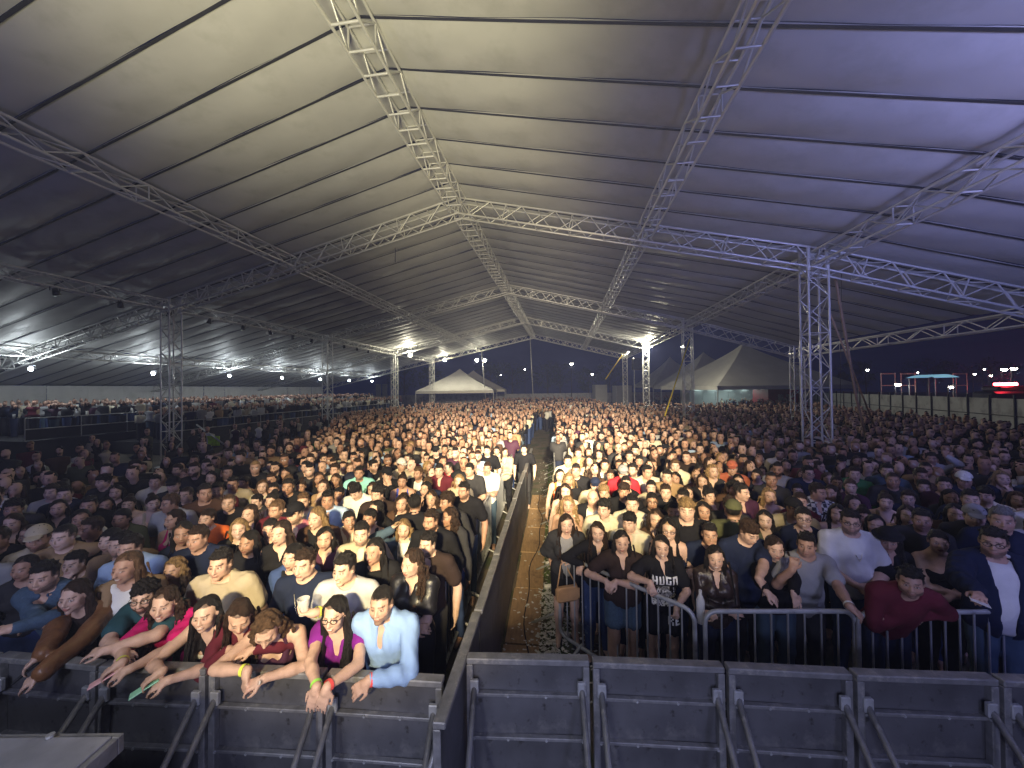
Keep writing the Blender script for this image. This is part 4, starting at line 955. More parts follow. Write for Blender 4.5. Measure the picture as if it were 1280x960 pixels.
def top_mesh(S, kind, step=.02, seed=0):
    f = S['sex'] == 'f'; sz = 1.315 if f else 1.405; T, R = S['T'], S['R']; zt = ztrunk(S); xt, yt = ytrunk(S)
    g = dict(tee=.016, longs=.015, tank=.011, strapless=.012, under=.012, shirt=.018, polo=.017, jacket=.030, hoodie=.030, knit=.022, ruffle=.015, offsh=.015)[kind]
    lo, hi = bounds(S, False, .17); lo[2] = max(lo[2], .45); F = grid_for(S, step, None, None, lo, hi); put_trunk(F, S, g)
    hem = .83 if kind in ('tee', 'hoodie', 'jacket', 'shirt', 'polo') else .87
    if kind == 'hoodie': F.cap(T((-.07, .085, sz + .06)), T((.07, .085, sz + .06)), .055, k=.04)
    F.cut(lambda X, Y, Z: hem - zt(X, Y, Z))
    if kind == 'tank': F.cut(lambda X, Y, Z: np.minimum(zt(X, Y, Z) - (sz - .080), np.maximum(np.abs(np.abs(xt(X, Y, Z)) - .080) - .019, zt(X, Y, Z) - (sz + .08))))
    if kind in ('strapless', 'offsh'): F.cut(lambda X, Y, Z: zt(X, Y, Z) - (sz - (.085 if kind == 'strapless' else .05)))
    if kind == 'jacket': F.cut(lambda X, Y, Z: np.where(yt(X, Y, Z) < 0, .060 - np.abs(xt(X, Y, Z)) + .10 * np.clip(zt(X, Y, Z) - 1.15, -.2, .2), -.05))
    t = dict(tee=.66, longs=1.95, shirt=1.93, polo=.68, jacket=1.93, hoodie=1.95, knit=1.93, ruffle=.32, offsh=1.9, tank=0, strapless=0, under=0)[kind]
    if t:
        for i in (0, 1): put_arm(F, S, i, (g + .006) if t <= 1 else g * (.92 if kind == 'jacket' else .72), t)
    nk = dict(tee=(.072, .080, .055), under=(.075, .085, .06), longs=(.070, .078, .055), polo=(.060, .075, .06), shirt=(.058, .075, .06), knit=(.066, .075, .05), jacket=(.078, .09, .07), hoodie=(.064, .078, .05), ruffle=(.085, .085, .07)).get(kind)
    if nk: F.ell(T((0, .005, sz + .075)), np.array(nk) * (.95 if f else 1), R, .012, True)
    if kind in ('polo', 'shirt') or (kind in ('longs', 'tee', 'ruffle') and f):
        for q in range(4): F.ell(T((0, -.075 - .012 * q, sz + .03 - .028 * q)), (.028 - .005 * q, .06, .03), R, .01, True)
    if kind in ('polo', 'shirt', 'jacket'):
        pts = [T((.076 * math.sin(a) * (1 if not f else .88), .030 - .074 * math.cos(a), sz + .060 + .024 * (1 - math.cos(a)) * .5)) for a in np.linspace(.35 if kind != 'jacket' else 1.0, 2 * math.pi - (.35 if kind != 'jacket' else 1.0), 10)]
        for a, b in zip(pts, pts[1:]): F.cap(a, b, .014 if kind != 'jacket' else .020, k=.008)
    if kind == 'ruffle':
        for i in (0, 1):
            for q in range(6): a = q * 1.05; F.ell(S['sh'][i] + R @ np.array([.040 * math.cos(a), .055 * math.sin(a), .030 - .014 * (q % 2)]), (.030, .030, .020), R, .010)
    F.bump(.0042, 24 if kind not in ('hoodie', 'knit', 'jacket') else 20, seed, .55); F.bump(.0016, 60, seed + 9, .5)
    return F.mesh()

def bottom_mesh(S, kind='trousers', step=.024, seed=0):
    f = S['sex'] == 'f'; zt = ztrunk(S); F = Field(*[axis(l, h, step) for l, h in zip((-.36, -.34, 0), (.36, .34, 1.12))])
    put_trunk(F, S, .004); F.cut(lambda X, Y, Z: np.maximum(zt(X, Y, Z) - (.97 if not f else .96), (S['hip'][2] - .09) - Z))
    t = dict(trousers=1.93, shorts=.62, skirt=.55, longshorts=.95)[kind]; put_legs(F, S, .012 if kind == 'trousers' else .015, t)
    if kind == 'shorts': F.cut(lambda X, Y, Z: (S['hip'][2] - .285) - Z)
    if kind == 'skirt': F.ell((0, .012, S['hip'][2] - .22), (.185, .145, .30), None, .03); F.cut(lambda X, Y, Z: (S['hip'][2] - .42) - Z)
    F.cut(lambda X, Y, Z: zt(X, Y, Z) - (.97 if not f else .96)); F.bump(.0028, 24, seed, .5); return F.mesh()

def cap_mesh(style='cap', seed=0):
    F = Field(axis(-.15, .15, .009), axis(-.24, .16, .009), axis(-.06, .18, .009))
    if style == 'hat':
        F.ell((0, .012, .04), (.090, .108, .105), k=0); F.cut(lambda X, Y, Z: .045 - Z + 0 * X + 0 * Y); F.ell((0, .012, .052), (.140, .150, .012), k=.012)
    else:
        F.ell((0, .012, .038), (.092, .110, .101), k=0); F.cut(lambda X, Y, Z: (.040 + .10 * np.maximum(Y, 0) * -.3) - Z + 0 * X); F.ell((0, -.125, .045), (.066, .070, .009), rotx(.12), k=.008)
    return F.mesh()
def glasses_mesh():
    mb = MB()
    for g in (-1, 1):
        c = np.array([g * .032, -.099, .001]); pts = [c + np.array([.023 * math.cos(a), .004 * abs(math.cos(a)), .017 * math.sin(a)]) for a in np.linspace(0, 2 * math.pi, 13)]
        mb.tube(pts, .0028, 5, False); mb.tube([(g * .055, -.095, .004), (g * .074, -.060, .006), (g * .079, .0, .003)], .0024, 5)
    mb.tube([(-.010, -.101, .004), (0, -.106, .007), (.010, -.101, .004)], .0026, 5); return mb

CLOTH = dict(black=(.010, .010, .013), charcoal=(.030, .030, .034), navy=(.012, .018, .045), white=(.66, .65, .62), cream=(.60, .55, .42), beige=(.42, .36, .26), grey=(.26, .26, .27), maroon=(.10, .014, .024), red=(.50, .025, .040),
    pink=(.40, .14, .18), magenta=(.52, .015, .14), orange=(.72, .15, .035), rust=(.42, .12, .07), olive=(.075, .080, .042), green=(.03, .15, .05), teal=(.025, .075, .09), aqua=(.25, .58, .56), lightblue=(.34, .46, .66), paleblue=(.26, .40, .68), royal=(.06, .08, .42), purple=(.16, .015, .20), brown=(.075, .040, .026),
    darkbrown=(.030, .019, .017), tan=(.27, .18, .10), khaki=(.22, .19, .12), denim=(.050, .082, .125), blue=(.035, .06, .16), plum=(.06, .020, .045), yellow=(.55, .38, .10), silver=(.40, .40, .42), leatherbrown=(.17, .075, .030))
CWORD = dict(lightblue='light blue', paleblue='pale blue', royal='royal blue', darkbrown='dark brown', leatherbrown='brown')
HAIRC = dict(k=(.010, .008, .008), b=(.026, .014, .009), l=(.085, .048, .026), y=(.22, .14, .065), g=(.16, .155, .15))
HWORD = dict(k='black', b='dark brown', l='light brown', y='blonde', g='grey')
SKINS = [(.52, .34, .26), (.49, .31, .23), (.42, .25, .18), (.57, .39, .31), (.35, .20, .135), (.54, .36, .275)]
BOTC = ['navy', 'black', 'denim', 'charcoal', 'blue', 'black']
CAPC = dict(capblack='black', capwhite='white', capbeige='beige', capgrey='grey', caporange='rust', capolive='olive', hatblack='black', capnavy='navy')

def obj_col(o, c, j=0.0):
    k = 1 + RND.uniform(-j, j); o.color = (*[min(x * k, .95) for x in c], 1)
_hair = {}
def hair_data(style, var):
    key = (style, var)
    if key not in _hair: V, F = hair_mesh(style, .0085 if var < 0 else .011, 17 * abs(var) + len(style)); _hair[key] = mesh_of('hair', V, F, M['hair'], True)
    return _hair[key]
_cap = {}
def cap_data(style):
    if style not in _cap: V, F = cap_mesh(style); _cap[style] = mesh_of(style, V, F, M['cloth'], True)
    return _cap[style]
_gl = []
def head_child(root, S, name, data, dy=0.0):
    o = link(name, data, root); R = Matrix(S['Rh'].tolist()).to_4x4(); o.matrix_local = Matrix.Translation(S['head']) @ R @ Matrix.Scale(S['hs'], 4); return o

# ---------------------------------------------------------------- spec parsing
def look_phrase(sp):
    sex = 'man' if sp['sex'] == 'm' else 'woman'; sex = sp.get('noun', sex); h = sp['hair']; hc = HWORD[sp['hc']]
    hp = {'short': f'short {hc} hair', 'quiff': f'swept-up {hc} hair', 'curly': f'curly {hc} hair', 'fringe': f'{hc} fringe', 'buzz': 'shaved head', 'bald': 'bald head', 'long': f'long straight {hc} hair', 'wavy': f'long wavy {hc} hair', 'bob': f'{hc} bob', 'tied': f'tied-back {hc} hair', 'bun': f'{hc} hair in a bun'}[h]
    if sp.get('cap'): hp = CWORD.get(CAPC[sp['cap']], CAPC[sp['cap']]) + (' hat' if sp['cap'].startswith('hat') else ' cap')
    if sp.get('beard') and not sp.get('glasses'): hp += ' and beard'
    if sp.get('glasses'): hp += ' and glasses'
    tw = dict(tee='tee', longs='long-sleeved top', tank='strappy top', strapless='strapless top', shirt='shirt', polo='polo shirt', jacket='jacket', hoodie='hooded top', knit='sweater', ruffle='ruffled top', offsh='off-shoulder top')[sp['top']]
    return f"{sex} with {hp} in {CWORD.get(sp['tc'], sp['tc'])} {tw}"

PEOPLE = []            # dicts with XY, for spacing and for labels
def finish_person(root, label):
    tag(root, label, 'person', None)

# ---------------------------------------------------------------- poses
def pose_hands(sex, pose, S):
    T, hd = S['T'], S['head']; k = .93 if sex == 'f' else 1.0; sz = 1.315 if sex == 'f' else 1.405; W_ = lambda x, y, z: T((x * k, y * k, sz + z))
    D = lambda p, d, n, c, pole=None: dict(p=p, d=d, n=n, c=c, **({'pole': pole} if pole is not None else {}))
    if pose == 'cross': return [D(W_(.07, -.17, -.27), (1, -.1, .12), (0, .6, -.5), .5, (-.8, .1, -.6)), D(W_(-.06, -.20, -.30), (-1, 0, .15), (0, .6, -.5), .6, (.8, .1, -.6))]
    if pose == 'phone': return [D(W_(-.055, -.27, -.15), (.35, -.25, .85), (.3, .9, 0), .75, (-.7, .2, -.7)), D(W_(.055, -.26, -.16), (-.35, -.25, .85), (-.3, .9, 0), .85, (.7, .2, -.7))]
    if pose == 'face': return [None, D(hd + np.array([.055, -.105, -.19]), (-.30, .10, .95), (-.3, .9, 0), .75, (.6, -.2, -.8))]
    if pose == 'clasp': return [D(W_(-.07, -.21, -.36), (.8, -.3, -.15), (.2, .7, -.6), .6, (-.8, .3, -.4)), D(W_(.07, -.20, -.35), (-.8, -.3, -.15), (-.2, .7, -.6), .7, (.8, .3, -.4))]
    if pose == 'raise': return [None, D(hd + np.array([.15, -.22, .10]), (-.1, -.1, 1), (0, -1, 0), .35, (.9, .1, -.5))]
    if pose == 'head': return [D(hd + np.array([-.135, -.045, .02]), (.55, .30, .75), (1, .2, 0), .7, (-.9, -.3, -.2)), None]
    return [None, None]

_body, _top, _bot = {}, {}, {}
def build_person(sp, hero=False, idx=0):
    """sp: px, py = middle of the face in the photograph; the figure stands where that sight line meets its own face height"""
    sex = sp['sex']; pose = sp.get('pose', 'down'); lean = sp.get('lean', 0.0); kw = dict(sex=sex, lean=lean, twist=sp.get('twist', 0), hy=sp.get('hy', 0), hp=sp.get('hp', .06), hr=sp.get('hr', 0), build=sp.get('build', 1.0), side=sp.get('side', 0), stance=sp.get('stance', 0))
    s = sp.get('s', 1.0); rz = sp.get('rz', 0.0)
    if hero: va = math.atan2(640 - sp['px'], FPX); rz = rz * .6 + .35 * va; kw['hy'] = kw['hy'] * .9 + .55 * va; sp['rz'] = rz
    S0 = skeleton(**kw); mir = -1 if sp.get('mir') else 1
    h = S0['head'] * np.array([mir, 1, 1]); hw = rotz(rz) @ h * s
    if 'xy' in sp: root_xy = np.array(sp['xy'])
    else: q = at_level(sp['px'], sp['py'], hw[2] - .012); root_xy = q[:2] - hw[:2]
    sp['xy'] = root_xy; sp['face'] = np.array([root_xy[0] + hw[0], root_xy[1] + hw[1], hw[2]])
    hands = pose_hands(sex, pose, S0)
    for i in (0, 1):
        t = sp.get('hands', (None, None))[i]
        if t:
            loc = rotz(-rz) @ (np.array([*t['p']]) - np.array([*root_xy, 0])) / s; v = lambda k: tuple(rotz(-rz) @ np.array(t[k], float))
            hands[i] = dict(p=loc, d=v('d'), n=v('n'), c=t.get('c', .5)); 
            if 'pole' in t: hands[i]['pole'] = v('pole')
    S = skeleton(**kw, hands=hands); S['vs'] = idx + 3 if hero else len(_body) + 40; sp['S'] = S
    root = empty('person', (root_xy[0], root_xy[1], 0), rz); root.scale = (mir * s, s, s)
    look = dict(scalp=1 if sp['hair'] in ('short', 'quiff', 'curly', 'fringe', 'buzz', 'tied', 'bun') else (2 if sp['hair'] != 'bald' else 0), beard=sp.get('beard', 0), smile=sp.get('smile', 0), haircol=HAIRC[sp['hc']])
    bs, hs_, ds, cs = (.032, .0086, .0102, .0185) if hero else (.034, .0118, .017, .029)
    if sp.get('fine') and sp['px'] < 690: bs, hs_, ds, cs = .032, .0078, .0096, .0165
    kb = (sex, look['scalp'], pose, round(kw['hy'], 2), round(kw['hp'], 2), look['beard'], look['smile'], round(kw['build'], 2))
    if hero or kb not in _body:
        V, F = body_mesh(S, bs, hs_, ds if ((hero and sp.get('hands')) or pose in ('face', 'raise', 'phone', 'clasp', 'cross', 'head')) else None); me = mesh_of('body', V, F, M['skin'], True)
        a = me.color_attributes.new('paint', 'FLOAT_COLOR', 'POINT'); a.data.foreach_set('color', face_paint(S, V, look, None).astype(np.float32).ravel())
        if not hero: _body[kb] = (me, S)
    else: me, S = _body[kb]; sp['S'] = S
    o = link('body', me, root); obj_col(o, SKINS[sp.get('skin', 0) % len(SKINS)], .05)
    if sp['hair'] != 'bald':
        o = head_child(root, S, 'hair', hair_data(sp['hair'], -1 - idx % 2 if hero else idx % 3)); obj_col(o, HAIRC[sp['hc']], .25)
    top = sp['top']; kt = (sex, pose, top, round(kw['build'], 2))
    inner = ('under', sp['inner'][1] if sp.get('inner') else ('white' if idx % 3 else 'black')) if top == 'jacket' else None
    def cloth(kind, nm, colr, m):
        key = (sex, pose, kind, round(kw['build'], 2))
        if hero or key not in _top:
            V, F = top_mesh(S, kind, cs, idx); dat = mesh_of(nm, V, F, m, True)
            if not hero: _top[key] = dat
        else: dat = _top[key]
        o = link(nm, dat, root); obj_col(o, CLOTH[colr], .12); return o
    if inner: cloth(inner[0], 'undershirt', inner[1], M['cloth'])
    sp['top_obj'] = cloth(top, {'jacket': 'jacket', 'shirt': 'shirt', 'polo': 'shirt', 'tee': 'shirt', 'knit': 'sweater', 'hoodie': 'hooded_top'}.get(top, 'top'), sp['tc'], M[sp.get('mat', 'cloth')])
    bk = sp.get('bot', 'trousers'); kk = (sex, bk, round(kw['build'], 2), hero and lean, hero and sp.get('stance', 0))
    if kk not in _bot: V, F = bottom_mesh(S, bk, .022 if hero else .028, 3); _bot[kk] = mesh_of(bk, V, F, M[sp.get('bmat', 'cloth')] if hero else M['cloth'], True)
    o = link('trousers' if bk == 'trousers' else ('skirt' if bk == 'skirt' else 'shorts'), _bot[kk], root); obj_col(o, CLOTH[sp.get('bc', BOTC[idx % len(BOTC)])], .15); sp['bot_obj'] = o
    if hero:
        for i in (0, 1):
            an = S['ank'][i]; mb = MB().tube([an + [0, .05, -.055], an + [0, -.02, -.050], an + [0, -.11, -.062], an + [0, -.16, -.068]], [.030, .044, .042, .020], 8); mb.obj('shoe', M['shoe'], root, True)
    if sp.get('glasses'):
        if not _gl: _gl.append(glasses_mesh().mesh('spectacles', M['frame_black']))
        head_child(root, S, 'spectacles', _gl[0])
    if sp.get('cap'): o = head_child(root, S, 'hat' if sp['cap'].startswith('hat') else 'cap', cap_data('hat' if sp['cap'].startswith('hat') else 'cap')); obj_col(o, CLOTH[CAPC[sp['cap']]], .1)
    for i, mname, off in sp.get('bands', ()):
        w, e = S['wr'][i], S['el'][i]; u = nrm(w - e); c = w - u * (.012 + off)
        MB().tube([c - u * .011, c + u * .011], .0345 if sex == 'f' else .0405, 12, False).obj('wristband', M[mname], root, True)
    sp['root'] = root; PEOPLE.append(sp); return root

# ================================================================ the people at the barriers, each posed by hand
def HND(px, py, Y, d=(0, -.5, -.8), n=(0, -.3, -1), c=.5, pole=None):
    h = dict(p=at_depth(px, py, Y), d=d, n=n, c=c)
    if pole is not None: h['pole'] = pole
    return h
DN = (0, -.6, -.75)
HEROES = [
 dict(px=55, py=722, sex='m', hair='short', hc='k', beard=1, top='shirt', mat='denim', tc='denim', lean=.42, hy=-.35, rz=-.15, build=1.06, skin=1, fine=1, s=1.0,
      hands=(HND(62, 792, 2.78, (-.9, -.3, .05), (0, .2, -1), .5, (-.8, .4, -.2)), HND(14, 786, 2.72, (-1, -.15, 0), (0, .2, -1), .5, (.8, .3, -.3))), label='bearded man in denim shirt resting folded arms on the barrier'),
 dict(px=94, py=746, sex='f', hair='long', hc='b', top='jacket', mat='leather', tc='leatherbrown', inner=('tee', 'darkbrown'), lean=.55, hy=-.45, rz=-.20, skin=0, fine=1, s=1.02, bands=((1, 'band_yellow', -.022),),
      hands=(HND(44, 833, 2.52, (-.5, -.5, -.55), (.3, .2, -.9), .55, (-.5, .6, -.3)), HND(52, 842, 2.52, (-.7, -.35, -.45), (.1, .5, -.8), .45, (.5, .4, -.6))), label='woman in shiny brown leather jacket with phone and yellow wristband at the barrier'),
 dict(px=181, py=747, sex='m', hair='curly', hc='k', beard=2, glasses=1, top='tee', tc='teal', lean=.60, hy=-.15, rz=-.25, skin=0, fine=1, s=.97,
      hands=(HND(150, 816, 2.62, (.9, -.3, .0), (0, .2, -1), .5, (-.8, .5, 0)), HND(136, 812, 2.60, (-.95, -.3, 0), (0, .2, -1), .5, (.9, .3, -.1))), label='bearded man in spectacles and dark teal tee bent over the barrier'),
 dict(px=206, py=756, sex='f', hair='wavy', hc='b', top='tee', tc='magenta', lean=.52, hy=-.25, rz=-.20, skin=0, fine=1, smile=1, s=1.0, bands=((0, 'band_yellow', 0),),
      hands=(HND(153, 828, 2.50, (-.6, -.5, -.3), (.3, .2, -.9), .6, (-.6, .6, -.1)), HND(163, 836, 2.48, (-.85, -.3, -.25), (.1, .4, -.85), .6, (.5, .4, -.6))), label='wavy-haired woman in magenta top holding a pink phone over the barrier'),
 dict(px=258, py=768, sex='f', hair='long', hc='k', top='tank', tc='white', lean=.58, hy=-.30, rz=-.22, skin=0, fine=1, smile=1, s=1.0,
      hands=(HND(203, 839, 2.46, (-.6, -.5, -.3), (.3, .2, -.9), .6, (-.6, .6, -.1)), HND(211, 850, 2.44, (-.85, -.3, -.25), (.1, .4, -.85), .6, (.5, .4, -.6))), label='smiling black-haired woman in white strappy top with mint phone over the barrier'),
 dict(px=300, py=772, sex='f', hair='long', hc='b', top='longs', tc='maroon', lean=.50, hy=.05, hp=.5, rz=-.1, skin=1, fine=1, s=1.0,
      hands=(HND(286, 812, 2.62, (.8, -.4, 0), (0, .2, -1), .5, (-.8, .5, -.2)), HND(318, 812, 2.62, (-.8, -.4, 0), (0, .2, -1), .5, (.8, .4, -.2))), label='dark-haired woman in sheer maroon top looking down at the barrier'),
 dict(px=334, py=787, sex='f', hair='wavy', hc='l', top='tank', tc='plum', lean=.62, hy=-.15, hp=.70, rz=-.12, skin=0, fine=1, s=1.02, bands=((0, 'band_yellow', .01),),
      hands=(HND(309, 838, 2.42, (.2, -.5, -.7), (.6, .3, -.6), .6, (-.7, .6, 0)), HND(330, 848, 2.40, (-.8, -.3, -.25), (.0, .4, -.85), .6, (.7, .5, -.2))), label='light-brown-haired woman with head bowed over her clasped hands at the barrier'),
 dict(px=419, py=769, sex='f', hair='long', hc='k', glasses=1, top='ruffle', tc='purple', lean=.46, hy=-.25, rz=-.30, skin=0, fine=1, smile=1, s=1.0, bands=((0, 'band_green', 0), (1, 'band_red', 0)),
      hands=(HND(396, 858, 2.32, (-.15, -.25, -.95), (0, .9, -.3), .18, (-.8, .5, .0)), HND(409, 858, 2.30, (-.25, -.25, -.95), (0, .9, -.3), .18, (.6, .6, -.2))), label='black-haired woman in purple ruffled top dangling both hands over the barrier'),
 dict(px=477, py=756, sex='m', hair='buzz', hc='k', beard=1, top='shirt', tc='paleblue', lean=.28, hy=-.20, rz=-.30, build=1.08, skin=1, fine=1, s=.98, bands=((1, 'band_red', 0), (1, 'band_green', .030)),
      hands=(None, HND(462, 850, 2.37, (-.80, -.25, -.50), (-.4, .4, -.7), .42, (.9, .2, -.45))), label='man with trimmed beard in pale blue shirt at the end of the barrier'),
 dict(px=431, py=712, sex='m', hair='short', hc='k', top='tee', tc='silver', hy=-.55, rz=-.2, skin=0, fine=1, smile=1, s=1.0, label='smiling dark-haired man in white tee between the purple top and blue shirt'),
 dict(px=381, py=706, sex='m', hair='short', hc='b', top='tee', tc='navy', hy=-.45, rz=-.2, skin=0, fine=1, s=1.0, bands=((1, 'band_yellow', .01),), chain=1,
      hands=(None, HND(394, 766, 2.78, (-.9, -.3, .1), (-.1, .3, .9), .7, (.8, .3, -.4))), label='man in navy tee and thin necklace holding a clear cup'),
 dict(px=515, py=705, sex='f', hair='wavy', hc='b', top='tee', mat='satin', tc='black', hy=-.6, rz=-.35, skin=0, pose='cross', s=1.02, label='woman in black satin tee with folded arms looking away beside the fence'),
 dict(px=468, py=690, sex='f', hair='long', hc='k', top='jacket', tc='black', inner=('tank', 'black'), hy=-.55, rz=-.2, skin=2, s=1.02, label='woman with very long black hair in black blazer behind the white tee man'),
 dict(px=276, py=706, sex='m', hair='short', hc='k', top='tee', tc='beige', hy=-.40, rz=-.1, build=1.10, skin=1, fine=1, s=1.0, label='broad man in beige tee standing behind the smiling woman in white'),
 dict(px=708, py=656, sex='f', hair='long', hc='b', top='jacket', tc='charcoal', inner=('tee', 'grey'), lean=.22, hy=.05, rz=.0, skin=0, fine=1, bot='shorts', bc='black', s=.98,
      hands=(HND(702, 694, 4.40, (.3, -.2, .9), (.9, .1, 0), .6, (-.15, .35, -.9)), HND(714, 700, 4.38, (-.9, -.2, .1), (0, .3, -1), .6, (.3, .3, -.9))), label='brown-haired woman in charcoal jacket leaning on the fence corner with tan bag'),
 dict(px=747, py=666, sex='f', hair='long', hc='b', top='longs', tc='black', lean=.12, hy=.05, skin=0, fine=1, smile=1, s=.96, bc='blue', bmat='denim',
      hands=(HND(728, 706, 4.10, (-.5, -.4, -.6), (.2, .3, -.9), .7, (-.8, .3, -.3)), None), label='smiling brown-haired woman in black top between the charcoal jacket and brown tee'),
 dict(px=777, py=678, sex='f', hair='long', hc='k', top='tee', tc='darkbrown', hy=.05, skin=1, fine=1, build=1.16, bot='shorts', bc='denim', bmat='denim', s=.965,
      hands=(HND(757, 726, 3.72, (.5, -.4, -.5), (.2, .4, -.8), .6, (-.9, .2, -.5)), HND(770, 727, 3.70, (-.7, -.4, -.3), (-.2, .4, -.8), .6, (.9, .2, -.5))), label='woman with long black hair in dark brown tee and denim shorts at the fence'),
 dict(px=827, py=684, sex='f', hair='long', hc='k', top='tee', tc='black', hy=.10, skin=0, fine=1, smile=1, build=1.02, bot='shorts', bc='black', s=.955, pr='hugo',
      hands=(HND(813, 728, 3.52, (.1, -.5, -.8), (.4, .3, -.8), .6, (-.9, .3, -.3)), HND(846, 758, 3.50, (-.25, -.4, -.85), (-.4, .3, -.8), .8, (.9, .3, -.2))), label='smiling girl in black tee with large white lettering behind the slanting fence'),
 dict(px=894, py=698, sex='f', hair='long', hc='k', top='shirt', mat='leather', tc='darkbrown', hy=.05, skin=0, fine=1, smile=1, s=.94, pose='cross', label='smiling girl in dark brown leather shirt with folded arms at the fence gap'),
 dict(px=936, py=666, sex='m', hair='fringe', hc='b', top='tee', tc='navy', hy=.55, hp=.40, rz=.2, skin=0, fine=1, s=1.0,
      hands=(None, HND(944, 752, 3.12, (.35, -.4, -.8), (0, .5, -.8), .4, (.8, .4, -.2))), label='tall young man in navy tee looking down over the fence'),
 dict(px=968, py=686, sex='f', hair='long', hc='b', top='knit', tc='black', hy=.30, hp=.15, skin=0, fine=1, s=.97,
      hands=(HND(963, 754, 3.15, (.6, -.35, -.6), (0, .5, -.8), .3, (-.8, .4, -.2)), HND(994, 755, 3.12, (.1, -.3, -.95), (0, .8, -.4), .2, (.8, .4, -.2))), label='woman in black turtleneck with both hands hanging over the fence'),
 dict(px=1008, py=682, sex='m', hair='short', hc='k', top='tee', tc='grey', lean=.12, hy=-.15, skin=2, fine=1, s=.95, bands=((1, 'band_white', 0),),
      hands=(HND(990, 712, 3.42, (.35, .1, .9), (.5, .7, 0), .8, (-.6, -.2, -.8)), HND(1062, 758, 3.12, (.6, -.3, -.6), (0, .4, -.8), .4, (.5, .5, -.5))), label='young man in grey tee leaning an arm along the fence, hand to cheek'),
 dict(px=1063, py=653, sex='m', hair='short', hc='k', glasses=1, beard=1, top='tee', tc='white', hy=.05, skin=1, fine=1, build=1.12, s=1.02, chain=1, bc='blue', pose='clasp', label='stocky man in white tee with spectacles and beaded necklace'),
 dict(px=1110, py=676, sex='f', hair='long', hc='k', cap='hatblack', top='tee', tc='black', skin=2, s=.98, hp=.2, label='woman under a black brimmed hat in the dark crowd'),
 dict(px=1138, py=728, sex='m', hair='short', hc='k', beard=1, top='knit', tc='maroon', lean=.62, hp=.15, skin=2, fine=1, s=.98, bands=((0, 'band_white', 0),),
      hands=(HND(1130, 766, 3.12, (.2, .1, .9), (.1, .9, 0), .7, (-.9, .2, -.4)), HND(1148, 768, 3.12, (-.7, -.1, .5), (-.1, .9, 0), .7, (.9, .2, -.4))), label='man in maroon sweater bent low over the fence, hand at his mouth'),
 dict(px=1173, py=678, sex='f', hair='tied', hc='k', top='strapless', tc='black', hy=.1, skin=1, fine=1, build=1.08, pose='cross', s=.98, label='bare-shouldered woman in black strapless top with folded arms'),
 dict(px=1242, py=679, sex='m', hair='short', hc='k', glasses=1, beard=1, top='jacket', tc='navy', inner=('tee', 'white'), hy=-.1, skin=2, fine=1, build=1.10, s=1.04,
      hands=(HND(1222, 742, 2.95, (-.5, -.5, .1), (0, .3, -.9), .6, (-.8, .3, -.4)), None), label='man in navy jacket over white tee holding a white paper'),
]
